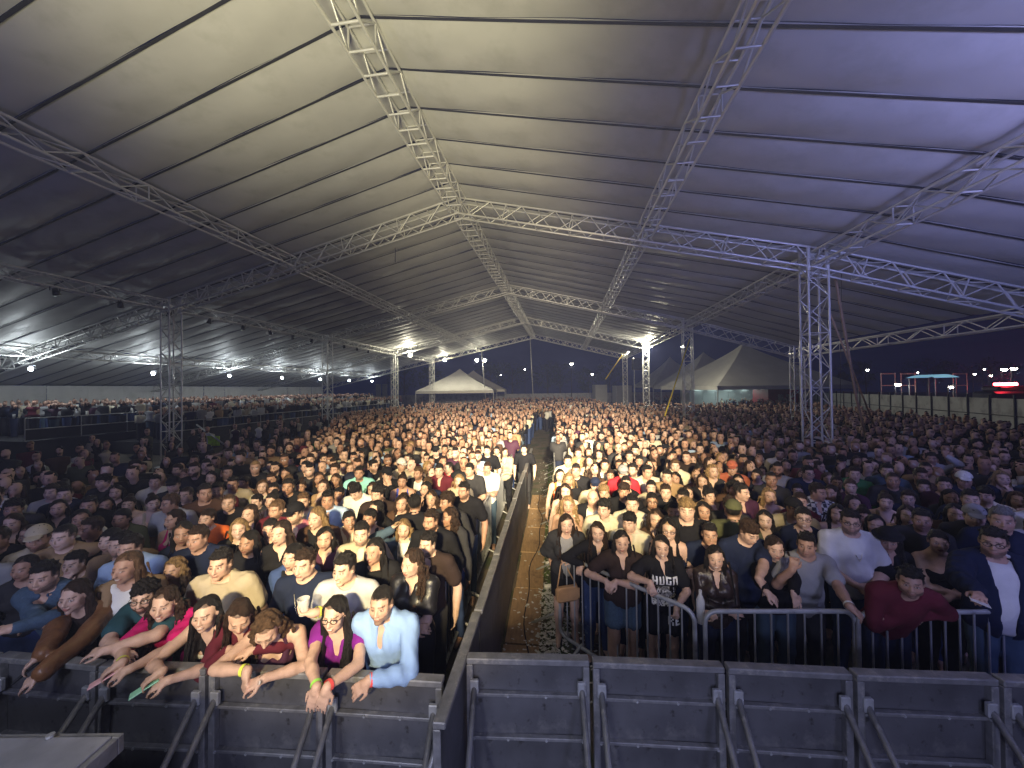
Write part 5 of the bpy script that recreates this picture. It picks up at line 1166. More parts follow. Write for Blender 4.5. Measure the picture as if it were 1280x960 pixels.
# ================================================================ further people read off the photograph
# px py sex hair colour top colour pose headturn extras
CAST = '''
259 649 f tied b tee orange down -.2
218 650 f wavy b tank magenta down -.6
248 674 m short b tee navy down -.35
299 662 f long y jacket charcoal down .1 smile
311 679 f long k hoodie black down -.3
312 643 f long b tank black down -.3
286 629 m buzz l tee black down 0 print
272 614 m short k tee maroon face .1 beard
256 617 m short k longs brown down .2
321 628 m short k shirt charcoal down -.3
360 609 m short k tee black down 0
369 643 m short k polo pink down -.3 capblack beard
351 667 f long b longs black down -.3
338 662 f tied k longs black face -.1
342 613 f tied k tank black down 0
328 609 f bob l tee cream down 0
305 604 f tied k tank cream down -.5
320 588 f long b tee cream down -.2
338 583 m buzz k shirt cream down 0 beard
362 577 m short k longs maroon down .8
357 593 f long k longs charcoal down 0
258 582 m short k jacket olive down 0
243 576 m buzz k tee navy down 0
286 567 m short b polo tan head 0
303 569 m short b tee tan down 0
284 591 m short k tee charcoal down .2
291 606 m quiff k tee beige down 0
264 598 f long k longs black down 0
232 594 f long l tank brown down -.3
222 588 m short b tee charcoal down -.3
217 607 m short k tee charcoal down 0 capblack
194 603 m short k shirt cream down 0
213 630 m short l tee silver down -.7
191 630 f bun b tank beige down .3
305 557 m short k polo teal down -.3
321 556 m buzz b tee charcoal down 0
341 552 m short k tee black down 0
358 551 m short b knit charcoal down 0
48 674 m short k shirt beige down -.1 capbeige beard
80 672 m buzz k tee tan down -.2
115 661 m short b tee black down -.8
138 676 f tied k tee black down -.2
151 681 m short k jacket tan down -.3 beard
164 686 m short k shirt lightblue down -.4
159 710 f long l jacket tan down -.4 smile
94 705 m short k tee tan face -.3
31 711 f bob k longs charcoal down -.2
161 631 f bun b offsh black down -.1
145 616 f long k longs black down 0
73 636 f long k longs charcoal down 0
111 633 m short k hoodie black down 0
81 619 m short k tee navy down 0
17 637 m curly k knit charcoal down 0
399 550 m short k knit green cross .1
382 584 m short k shirt charcoal down -.2 beard
419 588 m quiff b shirt cream down -.2
449 592 m short k tee aqua down .1 beard
445 615 m fringe k tee white down -.3 bow
410 626 m quiff k shirt lightblue clasp 0
472 619 m curly k tee darkbrown down -.2 beard
467 583 m short k tee black down .7 beard
438 586 f long l tee beige down 0
425 562 f long b tank brown down 0
421 552 m short k tee grey down 0
383 545 f wavy l knit beige clasp .1
388 575 m short b tee navy down 0
404 574 m short k shirt rust down .6
450 536 m short k tee black cross 0 print
460 544 f tied k longs cream clasp 0
473 546 m short k jacket black down 0
399 599 f long b tee black down 0
404 609 f long b longs tan face -.2
484 594 m short k jacket black face .3 capblack
502 582 m short k tee cream down .5 capwhite
503 602 f bun b tank royal down -.1
511 574 m buzz k polo maroon down -.6
535 584 f wavy y longs black down .9
549 589 m short k shirt maroon down 0
561 585 m buzz k tee red down -.8
587 588 m short k tee charcoal clasp -.2
609 586 m short b tee white cross -.1
609 564 m short k tee black down -.1 print
598 564 m short k shirt lightblue down 0 beard
617 545 m short k tee silver down 0 beard
621 564 f tied k knit cream down -.1
631 566 f long b tee beige cross .2
580 614 m short k tee black down -.4 beard
574 602 f long y tee beige down 0
559 628 m curly b shirt charcoal down -.7
539 624 f wavy b longs black down -.1 smile
532 612 f long k tank black down -.4
502 630 f long b jacket brown down 0
519 631 m short k tee black down 3.1
545 565 m short k tee black down 0 capblack
556 562 m short k longs navy down .1
530 568 f long b tank charcoal down 0
562 545 f long b longs navy face .1
582 557 f long b knit tan face .2
539 652 m short b shirt black down -.4 beard2
535 681 m short k polo darkbrown down -.4 beard
562 647 f wavy b longs charcoal down -.9
505 662 f long y jacket denim head .1 sun
396 648 f bob y jacket brown down -.4 smile
406 674 f long k longs plum down 0
436 651 f tied k longs cream down .2 smile
452 668 m short k polo beige down -.1 beard
462 649 f tied k tank black down -.2
470 637 f long k longs black down -.9
366 697 f tied k jacket blue down -.2
218 713 f wavy y longs charcoal down -.3
720 589 m short k tee black down -.1
779 592 m short k hoodie red down 0 capgrey
780 615 m fringe b tee black down 0
790 631 m short k shirt cream down -.1
755 637 m curly k tee cream down -.2 strap
741 624 m bald k jacket black down -.1
755 617 m curly y tee charcoal down 0
744 607 m short k tee beige down 0 capnavy
763 595 f tied b tank yellow down -.1
737 577 f long b tank cream down 0
749 569 f curlyf k jacket olive down 0
756 582 m short k jacket charcoal down 0
710 632 f wavy y tank cream face .1
707 615 f long b tank tan down 0
711 600 f long y tee black down 0
700 595 f bob k tank orange down -.1
723 567 m short b shirt tan down 0
710 577 m short k tee cream down 0
809 591 m short k jacket cream down .4
814 610 f tied k knit beige down -.1
815 627 f tied k shirt black down 0 glasses
820 650 f wavy b longs brown down .1
787 654 m fringe k shirt cream down -.2
787 571 m short k tee black down 0
799 577 f tied k tee navy down 0
832 616 m short b hoodie black down .1
842 640 m short k jacket black down -.1
858 638 m fringe y tee black clasp 0
886 621 f bun k jacket tan face .4
915 586 m short k tee rust down -.1 caporange
917 640 m short k tee olive down 3.0 capolive
844 583 m quiff l hoodie cream down 0
874 587 f long k longs black down 0 bow
891 590 f wavy y longs charcoal down .3
878 602 f long b tee black down 0
905 571 f long b hoodie teal down 0
919 569 f tied b tee black down 0
875 561 m short k polo brown down 0
847 565 f long k longs black down 0
839 551 m bald k tee black down 0
927 616 m short k shirt plum down .8
946 595 f tied k longs navy down -.4
887 669 m short k tee navy face .1
956 651 f long k longs black down 0
993 637 m short k jacket beige down .2 capblack
1004 648 f tied k longs navy down 0 smile glasses
836 663 f long k tank black down -.1 smile glasses
975 568 m short k tee cream down .1 beard
983 582 f long k longs navy down 0
968 588 f tied k tank black down 0
964 600 m buzz k longs charcoal down 0
953 590 f long b tee black down -.4
1010 592 m short k tee navy down .2 glasses
1024 584 f long b jacket black down .7
1022 616 m short b check grey down .7
997 614 f tied k tank plum down 0
1046 604 f bun b longs navy down 0
1063 609 f tied l shirt plum down 0
1068 593 m short b knit green down .1
1052 577 m short k tee navy down 0 capblack
1071 577 f bob b tee charcoal down 0
1092 582 f long k longs black down 0
1116 601 m buzz b tee charcoal down 0
1107 628 f bun b tank tan down 0
1047 643 f long k tank black down 0
1094 657 f long k knit charcoal down -.1
1205 601 m short k tee navy down 0 capwhite
1238 586 f bob l tee cream down .2
1188 623 f long k longs charcoal down -.1
1213 625 m short k tee navy down 0
1194 643 f long k tee brown down 0
1218 647 m short k hoodie charcoal down 0 capgrey
1252 651 m short g shirt navy down 0
1135 645 f long b tank navy down 0
1152 651 m short k tee charcoal down 0
1135 624 m short b tee navy down -.1
1155 610 m short k hoodie navy down 0
1180 607 f tied k tee plum down 0
1164 574 m short k shirt silver raise 0
655 562 m short k tee black down -.1
'''

def parse(line):
    w = line.split(); sp = dict(px=float(w[0]), py=float(w[1]), sex=w[2], hair=w[3], hc=w[4], top=w[5], tc=w[6], pose=w[7], hy=float(w[8]))
    for e in w[9:]:
        if e.startswith(('cap', 'hat')): sp['cap'] = e
        elif e == 'beard': sp['beard'] = 1
        elif e == 'beard2': sp['beard'] = 2
        elif e == 'bow': sp['hp'] = .55
        elif e in ('print', 'strap'): sp['pr'] = e
        else: sp[e] = 1
    if sp['hair'] == 'curlyf': sp['hair'] = 'wavy'
    if sp['top'] == 'check': sp['top'] = 'shirt'; sp['check'] = 1
    if abs(sp['hy']) > 1.2: sp['rz'] = sp['hy']; sp['hy'] = 0.0
    elif abs(sp['hy']) > .5: sp['rz'] = sp['hy'] * .55; sp['hy'] = .45 * (1 if sp['hy'] > 0 else -1)
    else: sp['rz'] = sp['hy'] * .5; sp['hy'] = 0.0 if abs(sp['hy']) < .15 else (.3 if sp['hy'] > 0 else -.3)
    if sp['hy'] < 0 and not sp.get('pr') and sp['pose'] != 'head': sp['mir'] = 1; sp['hy'] = -sp['hy']       # mirrored copy of the same body
    sp['rz'] = sp.get('rz', 0) + .85 * math.atan2(640 - sp['px'], FPX) - (.10 if sp['px'] < 660 else 0)
    return sp
FACEZ = dict(m=1.603, f=1.513)
def spaced(sp, xy, dmin=.34):
    return min([9.] + [float(np.hypot(*(np.array(q['xy']) - xy))) for q in PEOPLE])
def settle(sp):
    """choose a body height that keeps the face on its sight line and the body clear of its neighbours"""
    best = None
    for s in (1.0, .98, 1.02, .96, 1.04, .94, 1.06, .92, .90, .88, .86):
        z = FACEZ[sp['sex']] * s; q = at_level(sp['px'], sp['py'], z)[:2]; d = spaced(sp, q); sc = min(d, .36) - .25 * abs(s - 1)
        for o in PEOPLE:                        # stay behind whoever shows lower down in the photograph, in front of whoever shows higher up
            if abs(o['px'] - sp['px']) < 30:
                if o['py'] > sp['py'] + 3 and q[1] < o['xy'][1] + .22: sc -= .5 * (o['xy'][1] + .22 - q[1])
                if o['py'] < sp['py'] - 3 and q[1] > o['xy'][1] - .22: sc -= .5 * (q[1] - o['xy'][1] + .22)
        if best is None or sc > best[0] + 1e-6: best = (sc, s, d)
    sp['s'] = best[1]; return best[2]
n_hero = 0
for i, sp in enumerate(HEROES):
    sp.setdefault('hc', 'k'); build_person(sp, True, i); n_hero += 1
for i, ln in enumerate(CAST.strip().splitlines()):
    sp = parse(ln); settle(sp); sp['skin'] = (i * 7) % 6; sp['smile'] = sp.get('smile', 0)
    build_person(sp, False, i)
# ---- the rest of the 300 nearest: fill the gaps between them
def in_crowd(x, y):
    a = np.array([x, y]); off = (a - np.array([-.417, 2.11])) @ np.array([AD[1], -AD[0]]); s = (a - np.array([-.417, 2.11])) @ AD
    if off < -.85 : return y > 3.35 and x > -15.2 + .137 * y and y > 2.2 - .1 * x
    if off > 1.32: return y > 4.3 if x < 1.2 else y > 3.75
    return False
HM = ['short', 'short', 'short', 'quiff', 'buzz', 'fringe', 'curly', 'short']; HF = ['long', 'long', 'wavy', 'tied', 'bun', 'bob', 'long', 'tied']
TM = ['tee', 'tee', 'shirt', 'polo', 'longs', 'hoodie', 'jacket', 'tee', 'knit']; TF = ['tee', 'tank', 'longs', 'tank', 'jacket', 'offsh', 'shirt', 'knit', 'longs']
CC = ['black', 'black', 'black', 'black', 'black', 'charcoal', 'navy', 'black', 'darkbrown', 'charcoal', 'charcoal', 'navy', 'navy', 'white', 'cream', 'beige', 'grey', 'maroon', 'brown', 'darkbrown', 'plum', 'lightblue', 'olive', 'tan', 'silver', 'black', 'denim', 'cream']
R2 = random.Random(5); cand = []
for k in range(26000):
    y = R2.uniform(3.4, 15.5); x = R2.uniform(-16, 15)
    if abs(x) < 1.46 * y + .6 and in_crowd(x, y): cand.append((math.hypot(x, y) if False else y + .12 * abs(x), x, y))
cand.sort(); NTOT = 300; k = 0
GX = [np.array(p['xy']) for p in PEOPLE]
for _, x, y in cand:
    if len(PEOPLE) >= NTOT: break
    arr = np.array(GX)
    if np.min(np.hypot(arr[:, 0] - x, arr[:, 1] - y)) < (.365 if x > -6 else .50): continue
    sex = 'm' if R2.random() < .52 else 'f'
    # skip a spot whose face would sit right in front of somebody drawn from the photograph
    s = R2.uniform(.95, 1.05); fz = FACEZ[sex] * s; fx, fy = to_px((x, y, fz))
    kx = FPX / y
    if any(q['xy'][1] > y and abs(fx - q['px']) < .21 * kx and -.10 * kx < q['py'] - fy < .55 * kx for q in PEOPLE if not q.get('fill')): continue
    sp = dict(sex=sex, xy=(x, y), s=s, hair=R2.choice(HM if sex == 'm' else HF), hc=R2.choice('kkkkbbbl' if sex == 'm' else 'kkkbbbly'), top=R2.choice(TM if sex == 'm' else TF), tc=R2.choice(CC), pose=R2.choice(['down', 'down', 'down', 'cross', 'face', 'clasp', 'down', 'phone' if k % 3 == 0 else 'down']), skin=R2.randrange(6), px=fx, py=fy, fill=1)
    if sex == 'm': sp['beard'] = R2.choice([0, 0, 1])
    t = R2.choice([-.3, -.3, 0, 0, 0, .3] if x < 0 else [-.3, 0, 0, 0, .3, 0]); sp['rz'] = R2.uniform(-.25, .2) + .75 * math.atan2(640 - fx, FPX) - (.15 if x < 0 else 0); sp['hy'] = abs(t); sp['mir'] = t < 0
    build_person(sp, False, 500 + k); GX.append(np.array([x, y])); k += 1
print('people', len(PEOPLE), 'fill', k)

# ================================================================ prints, necklaces, straps and the things people hold
from mathutils.bvhtree import BVHTree
GLYPH = dict(H='101 101 111 101 101', U='101 101 101 101 111', G='111 100 101 101 111', O='111 101 101 101 111', R='110 101 110 101 101', E='111 100 110 100 111')
def conform(o, cells, x0, z0, cw, ch, off=.005):
    """cells [(col, row)] laid on the garment's front, each one a small quad"""
    me = o.data; bv = BVHTree.FromPolygons([v.co[:] for v in me.vertices], [p.vertices[:] for p in me.polygons]); V = []; F = []
    for c, r in cells:
        q = []
        for dx, dz in ((0, 0), (1, 0), (1, 1), (0, 1)):
            x, z = x0 + (c + dx) * cw, z0 - (r + dz) * ch; h = bv.ray_cast(Vector((x, -1.5, z)), Vector((0, 1, 0)))
            if h[0] is None: break
            q.append((x, h[0].y - off, z))
        if len(q) == 4: n = len(V); V += q; F.append((n, n + 3, n + 2, n + 1))
    return V, F
def word_cells(word, k=1):
    out = []
    for i, ch in enumerate(word):
        for r, row in enumerate(GLYPH[ch].split()):
            for c, b in enumerate(row):
                if b == '1': out += [((i * 4 + c) * k + a, r * k + b2) for a in range(k) for b2 in range(k)]
    return out
def put_print(sp, target, name, cells, x0, z0, cw, ch, m, off=.005):
    V, F = conform(target, cells, x0, z0, cw, ch, off)
    if F: link(name, mesh_of(name, V, np.array(F), m), target)
for sp in PEOPLE:
    if sp.get('pr') == 'hugo':
        put_print(sp, sp['top_obj'], 'lettering', word_cells('HUGO', 2), -.125, 1.245, .0083, .0085, M['white_print'])
        g = random.Random(4); put_print(sp, sp['top_obj'], 'print', [(c, r) for c in range(24) for r in range(22) if (r > 1) and (g.random() < .62 if abs(c - 12) > 6 else g.random() < .82)], -.125, 1.155, .0104, .0100, M['grey_print'])
        put_print(sp, sp['top_obj'], 'print', [(c, r) for c in range(24) for r in range(22) if (r > 15 and g.random() < .7) or (3 < r < 10 and g.random() < .22)], -.125, 1.155, .0104, .0100, M['white_print'], .007)
        put_print(sp, sp['bot_obj'], 'lettering', word_cells('RE', 2), .035, .82, .0085, .0085, M['white_print'])
    elif sp.get('pr') == 'print':
        g = random.Random(int(sp['px'])); put_print(sp, sp['top_obj'], 'print', [(c, r) for c in range(14) for r in range(4) if g.random() < .6], -.10, 1.24, .0145, .014, M['white_print'])
    elif sp.get('pr') == 'strap':
        S = sp['S']; MB().tube([S['T'](p) for p in ((-.12, .07, 1.45), (-.10, -.06, 1.40), (-.02, -.135, 1.28), (.08, -.135, 1.12), (.17, -.06, .98), (.15, .08, 1.02))], .012, 6).obj('shoulder_strap', M['frame_black'], sp['root'], True)
    if sp.get('chain'):
        S = sp['S']; MB().tube([S['T'](p) for p in ((-.07, .0, 1.455), (-.055, -.085, 1.38), (-.02, -.135, 1.29), (0, -.142, 1.25), (.02, -.135, 1.29), (.055, -.085, 1.38), (.07, 0, 1.455))], .0035, 5).obj('necklace', M['gold'], sp['root'], True)
    if sp.get('check'):
        V = sp['top_obj'].data
        m = M['check']; nt = m.node_tree; b = nt.nodes['Principled BSDF']
        if not b.inputs['Base Color'].is_linked or True:
            tc = nt.nodes.new('ShaderNodeTexCoord'); ck = nt.nodes.new('ShaderNodeTexChecker'); ck.inputs['Scale'].default_value = 22; ck.inputs['Color1'].default_value = (.52, .50, .46, 1); ck.inputs['Color2'].default_value = (.05, .05, .06, 1)
            nt.links.new(tc.outputs['Object'], ck.inputs['Vector']); nt.links.new(ck.outputs['Color'], b.inputs['Base Color'])
        sp['top_obj'].data = V.copy(); sp['top_obj'].data.materials[0] = m
def hand_world(sp, i, along=.09, norm=.02):
    S = sp['S']; h = S['hd'][i]; p = S['wr'][i] + h['d'] * along + h['n'] * norm; mir = -1 if sp.get('mir') else 1
    p = p * np.array([mir, 1, 1]); r = rotz(sp.get('rz', 0)); return r @ p * sp['s'] + np.array([*sp['xy'], 0]), r @ h['d'], r @ h['n']
def held(name, dims, sp, i, m, label, cat, along=.10, norm=.028, bev=.008, tilt=0):
    p, d, n = hand_world(sp, i, along, norm); s = np.cross(d, n); R = np.stack([s, d, n], 1)
    o = MB().box((0, 0, 0), dims, None, bev).obj(name, m); o.matrix_world = Matrix.Translation(p) @ Matrix(R.tolist()).to_4x4(); return tag(o, label, cat)
held('phone', (.072, .150, .009), HEROES[1], 0, M['phone'], 'dark phone held low by the brown leather jacket woman', 'phone')
held('phone', (.072, .150, .009), HEROES[3], 0, M['pink_case'], 'pink-cased phone in the hands of the magenta top woman', 'phone')
held('phone', (.072, .150, .009), HEROES[4], 0, M['mint_case'], 'mint-cased phone in the hands of the woman in white', 'phone')
held('paper', (.10, .21, .004), HEROES[26], 0, M['litter'], 'white paper held by the man in navy jacket', 'paper', bev=.001)
p, d, n = hand_world(HEROES[10], 1, .085, .045)
mb = MB(); mb.tube([(0, 0, -.055), (0, 0, .06)], [.030, .042], 16, False); mb.tube([(0, 0, -.055), (0, 0, -.05)], [.030, .0305], 16, True); mb.tube([(.042 * math.cos(a), .042 * math.sin(a), .06) for a in np.linspace(0, 6.2832, 17)], .0022, 5, False)
o = mb.obj('plastic_cup', M['cup'], smooth=True); o.location = p; tag(o, 'clear plastic cup in the hand of the navy tee man', 'cup')
# tan shoulder bag hanging in front of the woman at the fence corner
bp = at_depth(709, 742, 4.25); bag = empty('shoulder_bag', bp, .25, 'tan leather bag hung by its straps on the fence corner', 'bag')
MB().box((0, 0, 0), (.27, .10, .17), None, .03).obj('body', M['bag'], bag); tp = at_depth(705, 694, 4.36) - bp
MB().tube([(-.12, 0, .07), tp * .6 + [-.05, 0, 0], tp, tp * .6 + [.05, 0, 0], (.12, 0, .07)], .008, 6).obj('strap', M['bag'], bag, True); MB().box((0, -.052, .02), (.26, .006, .11), None, .002).obj('flap', M['bag'], bag)
# a water bottle on the ground by the fence gap
o = MB().tube([(0, 0, 0), (0, 0, .20), (0, 0, .25), (0, 0, .29)], [.036, .036, .014, .014], 12).obj('water_bottle', M['cup'], smooth=True); o.location = at_depth(876, 778, 3.35); tag(o, 'clear water bottle held up in the fence gap by the leather shirt girl', 'bottle')

# ================================================================ labels
HANDLE = {0: 'denim shirt man', 1: 'brown leather jacket woman', 2: 'bent spectacled man', 3: 'magenta top woman', 4: 'smiling woman in white', 5: 'maroon top woman', 6: 'bowed woman', 7: 'purple ruffle woman', 8: 'pale blue shirt man', 9: 'white tee man by the barrier', 10: 'man with the cup', 11: 'black satin woman', 12: 'black blazer woman', 13: 'broad beige tee man', 14: 'charcoal jacket woman', 15: 'girl next to the bag', 16: 'denim shorts woman', 17: 'white-lettered tee girl', 18: 'leather shirt girl', 19: 'tall navy tee boy', 20: 'turtleneck woman', 21: 'grey tee man', 22: 'necklace man in white', 23: 'brimmed hat woman', 24: 'crouching maroon man', 25: 'strapless top woman', 26: 'navy jacket man'}
HLAND = []
for i, sp in enumerate(HEROES): sp['label'] = sp['label']; HLAND.append((sp, 'the ' + HANDLE[i]))
rest = PEOPLE[len(HEROES):]; cnt = {}
for sp in PEOPLE: kx = (sp['sex'], sp['top'], sp['tc']); cnt[kx] = cnt.get(kx, 0) + 1
TW = dict(tee='tee', longs='long top', tank='strappy top', strapless='strapless top', shirt='shirt', polo='polo', jacket='jacket', hoodie='hoodie', knit='sweater', ruffle='ruffled top', offsh='off-shoulder top')
for sp in rest:
    if cnt[(sp['sex'], sp['top'], sp['tc'])] == 1 and not sp.get('fill'): HLAND.append((sp, f"the {CWORD.get(sp['tc'], sp['tc'])} {TW[sp['top']]} {'man' if sp['sex'] == 'm' else 'woman'}"))
def short_look(sp):
    sex = 'man' if sp['sex'] == 'm' else 'woman'; c = CWORD.get(sp['tc'], sp['tc']); g = f"{'checked' if sp.get('check') else c} {TW[sp['top']]}"; h = sp['hair']; hc = HWORD[sp['hc']]
    pre = ('smiling ' if sp.get('smile') and sp['sex'] == 'f' else '') + ('bearded ' if sp.get('beard') else '')
    if sp.get('cap'): return f"{pre}{sex} in {CAPC[sp['cap']]} {'hat' if sp['cap'].startswith('hat') else 'cap'} and {g}"
    hw = {'short': f'short-haired', 'quiff': f'quiffed', 'curly': f'curly-haired', 'fringe': 'fringed', 'buzz': 'close-cropped', 'bald': 'bald', 'long': f'long-haired', 'wavy': 'wavy-haired', 'bob': 'bob-haired', 'tied': 'ponytailed', 'bun': 'bun-haired'}[h]
    pz = dict(cross=' with folded arms', face=' with hand to face', clasp=' with clasped hands', raise_=' with raised arm', phone=' holding hands up', head=' with hand on head').get(sp['pose'] if sp['pose'] != 'raise' else 'raise_', '')
    return f"{pre}{hc + ' ' if hc in ('blonde', 'light brown', 'grey') else ''}{hw} {sex} in {g}{pz}" + (' and glasses' if sp.get('glasses') and not pz else '')
used = set(sp['label'].lower() for sp in HEROES)
for sp in rest:
    lk = short_look(sp); c = []
    for q, nm in HLAND:
        if q is sp: continue
        dx, dy = sp['px'] - q['px'], sp['py'] - q['py']; c.append((math.hypot(dx, dy * 1.3), dx, dy, nm, q))
    c.sort(key=lambda t: t[0]); lab = None
    base = lk.split(' with ')[0]; mini = ('man' if sp['sex'] == 'm' else 'woman') + ' in ' + base.split(' in ', 1)[1]
    for d, dx, dy, nm, q in c[:80]:
        toward = abs(sp['px'] - 655.0) < abs(q['px'] - 655.0)
        if abs(dx) < .75 * abs(dy): rel = ('just behind' if d < 34 else 'behind') if dy < 0 else ('just in front of' if d < 34 else 'in front of')
        else: rel = ('just ' if d < 34 else '') + ('on the aisle side of' if toward else 'on the outer side of')
        for v in (lk, base, mini):
            L_ = f'{v} {rel} {nm}'
            if len(L_.replace('-', ' ').split()) <= 16 and L_.lower() not in used: lab = L_; break
        if lab: break
    assert lab, lk
    used.add(lab.lower()); sp['label'] = lab
for sp in PEOPLE: tag(sp['root'], sp['label'], 'person', 'concert crowd')

# ================================================================ the crowd beyond the 300 nearest: one mass
def crowd_template(sex, hair, top, pose, lod, seed):
    S = skeleton(sex, hy=[0, .35, -.35, .15][seed % 4], hp=.05, build=[.95, 1.05, 1.12][seed % 3]); S = skeleton(sex, hy=[0, .35, -.35, .15][seed % 4], hp=.05, build=[.95, 1.05, 1.12][seed % 3], hands=pose_hands(sex, pose, S))
    hs, bs, ts = ((.0225, .12, .076), (.037, .16, .11), (.060, .20, .15), (.078, .25, .20))[lod]
    lo, hi = bounds(S, False, .12); lo[2] = .95; F = grid_for(S, bs, hs, None, lo, hi); put_head(F, S)
    if lod == 0 or pose in ('raise', 'head', 'face'):
        for i in (0, 1): put_arm(F, S, i, .004 if lod else 0); F.cap(S['wr'][i], S['wr'][i] + S['hd'][i]['d'] * .12, .034, .026)
    V1, F1 = F.mesh(); P = face_paint(S, V1, dict(smile=0, beard=seed % 3 if sex == 'm' else 0), None)
    hv, hf = hair_mesh(hair, (.029, .042, .070, .095)[lod], seed) if True else (None, None); hv = S['head'] + (hv * S['hs']) @ S['Rh'].T
    V3, F3 = top_mesh(S, top, ts, seed)
    n = 5; L = MB(); L.tube([(0, .01, .90), (0, .01, .45), (0, .0, .02)], [.17, .14, .11], n, False)
    V4 = np.array(L.v); F4 = np.array(L.f)
    Vs = [V1, hv, V3, V4]; Fs = [F1, hf, F3, F4]; off = 0; FF = []
    for v, f in zip(Vs, Fs): FF.append(f + off); off += len(v)
    part = np.concatenate([np.full(len(v), i) for i, v in enumerate(Vs)]); paint = np.zeros((off, 4)); paint[:len(V1)] = P
    return np.concatenate(Vs), np.concatenate(FF), part, paint
TPL = {}

combos = [('m', 'short', 'tee', 'down'), ('f', 'long', 'tank', 'down'), ('m', 'short', 'shirt', 'cross'), ('f', 'wavy', 'longs', 'down'), ('m', 'quiff', 'tee', 'down'), ('f', 'tied', 'tee', 'clasp'), ('m', 'buzz', 'longs', 'down'), ('f', 'bob', 'knit', 'face'), ('m', 'curly', 'tee', 'phone'), ('f', 'long', 'longs', 'raise')]
for lod in range(4): TPL[lod] = [crowd_template(*c, lod, i) for i, c in enumerate(combos)]
for l in TPL: print('lod', l, [len(t[1]) for t in TPL[l]])
def crowd_object(name, spots, rz_bias=0.0, seed=0):
    g = np.random.default_rng(seed); Vs, Fs, Cs = [], [], []; off = 0; keys = ['black'] * 9 + ['charcoal'] * 4 + ['navy'] * 3 + ['white', 'white', 'cream', 'cream', 'beige', 'grey', 'silver', 'maroon', 'brown', 'darkbrown', 'plum', 'lightblue', 'olive', 'tan']  + ['white', 'silver', 'cream', 'grey'] * (3 if seed == 4 else 0)
    for x, y, z in spots:
        d = math.hypot(x, y); lod = 0 if d < 9.2 else (1 if d < 14.5 else (2 if d < 27 else 3)); T = TPL[lod]; V, F, part, P = T[g.choice(len(T), p=[.17, .13, .11, .12, .14, .12, .09, .07, .03, .02])]
        s = g.uniform(.93, 1.06); V = (V * s) @ rotz(rz_bias - .75 * math.atan2(x, y) + g.normal() * .24).T + np.array([x, y, z]); m = g.uniform(.85, 1.15)
        sk = np.array(SKINS[g.integers(6)]) * m; hc = np.array(HAIRC['kkkbbbbly'[g.integers(9)]]); cl = np.array(CLOTH[keys[g.integers(len(keys))]]) * g.uniform(.7, 1.2); bt = np.array(CLOTH[BOTC[g.integers(6)]])
        C = np.ones((len(V), 4)); base = np.stack([sk, hc, np.minimum(cl, .9), bt])[part]; a = P[:, 3:4]; C[:, :3] = base * (1 - a) + P[:, :3] * a
        Vs.append(V); Fs.append(F + off); Cs.append(C); off += len(V)
    me = mesh_of(name, np.concatenate(Vs), np.concatenate(Fs), M['crowd_skin'], True); at = me.color_attributes.new('tint', 'FLOAT_COLOR', 'POINT'); at.data.foreach_set('color', np.concatenate(Cs).astype(np.float32).ravel())
    o = link(name, me, kind='stuff'); print(name, len(spots), 'people', len(me.polygons), 'faces'); return o
g = np.random.default_rng(21); near = np.array(GX); spots = []; tw = [TP(t, k * BAY)[:2] for k in range(4) for t in (0, 1, -.225)]
cell = {}
def ok_spot(x, y, r):
    kx, ky = int(x // 1), int(y // 1)
    for i in (-1, 0, 1):
        for j in (-1, 0, 1):
            for px_, py_ in cell.get((kx + i, ky + j), ()):
                if (px_ - x) ** 2 + (py_ - y) ** 2 < r * r: return False
    return True
for p in near: cell.setdefault((int(p[0] // 1), int(p[1] // 1)), []).append(tuple(p))
MET = max(p['xy'][1] + .12 * abs(p['xy'][0]) for p in PEOPLE if p.get('fill')); print('MET', MET)
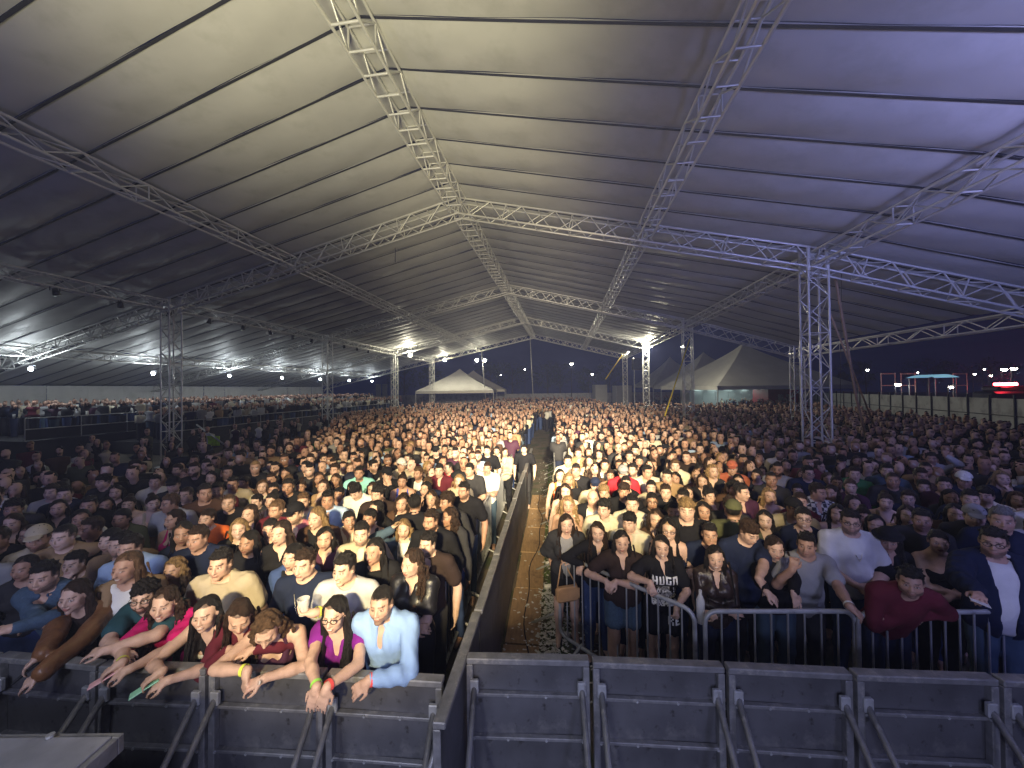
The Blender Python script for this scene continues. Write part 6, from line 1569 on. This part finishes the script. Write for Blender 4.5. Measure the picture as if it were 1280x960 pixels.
for _ in range(120000):
    y = 4.0 + 58 * g.random() ** 1.35; x = g.uniform(-1.5 * y - 1, 1.5 * y + 1.6)
    if x > 18.2 + .36 * (y - 13.4) or x < -15.5 + .137 * y: continue
    a = np.array([x, y]) - np.array([-.417, 2.11]); off = a @ np.array([AD[1], -AD[0]]); s = a @ AD
    if s < 9 and -.90 < off < 1.36: continue
    if 9 <= s < 24 and -.62 < off < .80: continue
    if y + .12 * abs(x) < MET: continue
    lim = -11.5 if y < 7 else (-7.0 if y < 12 else -6.5 - (y - 12) * .37)
    if x < lim and g.random() > .10: continue
    if x < -4 and y > 44: continue
    if 6 < x < 24 and y > 34 and x > 9 + (y - 34) * .1: continue
    r = .335 if y < 14 else (.39 if y < 26 else (.52 if y < 40 else .80))
    if x < lim: r = .8
    if any((x - t[0]) ** 2 + (y - t[1]) ** 2 < .36 for t in tw) or not ok_spot(x, y, r): continue
    # keep the view of the front people clear: the 300 nearest already stand there
    spots.append((x, y, 0.0)); cell.setdefault((int(x // 1), int(y // 1)), []).append((x, y))
crowd_object('crowd', spots, -.03, 3)
sp2 = []
for _ in range(11000):
    up = g.random() < .55; t = g.uniform(1.315, 1.60) if up else g.uniform(1.145, 1.275); v = g.uniform(0.0 if up else 2.4, 29.5); p = TP(t, v, z=1.02 if up else .62)
    if all((p[0] - q[0]) ** 2 + (p[1] - q[1]) ** 2 > .43 ** 2 for q in sp2): sp2.append(tuple(p))
crowd_object('platform_crowd', sp2, .25, 4)

# ================================================================ the hazy night air under and around the tent
mh = bpy.data.materials.new('night_haze'); mh.use_nodes = True; nt = mh.node_tree; nt.nodes.remove(nt.nodes['Principled BSDF'])
pv = nt.nodes.new('ShaderNodeVolumePrincipled'); pv.inputs['Color'].default_value = (.40, .48, 1.0, 1); pv.inputs['Density'].default_value = .0025; pv.inputs['Anisotropy'].default_value = .15
nt.links.new(pv.outputs[0], nt.nodes['Material Output'].inputs['Volume'])
MB().box((0, 75, 7.0), (304, 236, 16.0)).obj('haze', mh, kind='stuff')
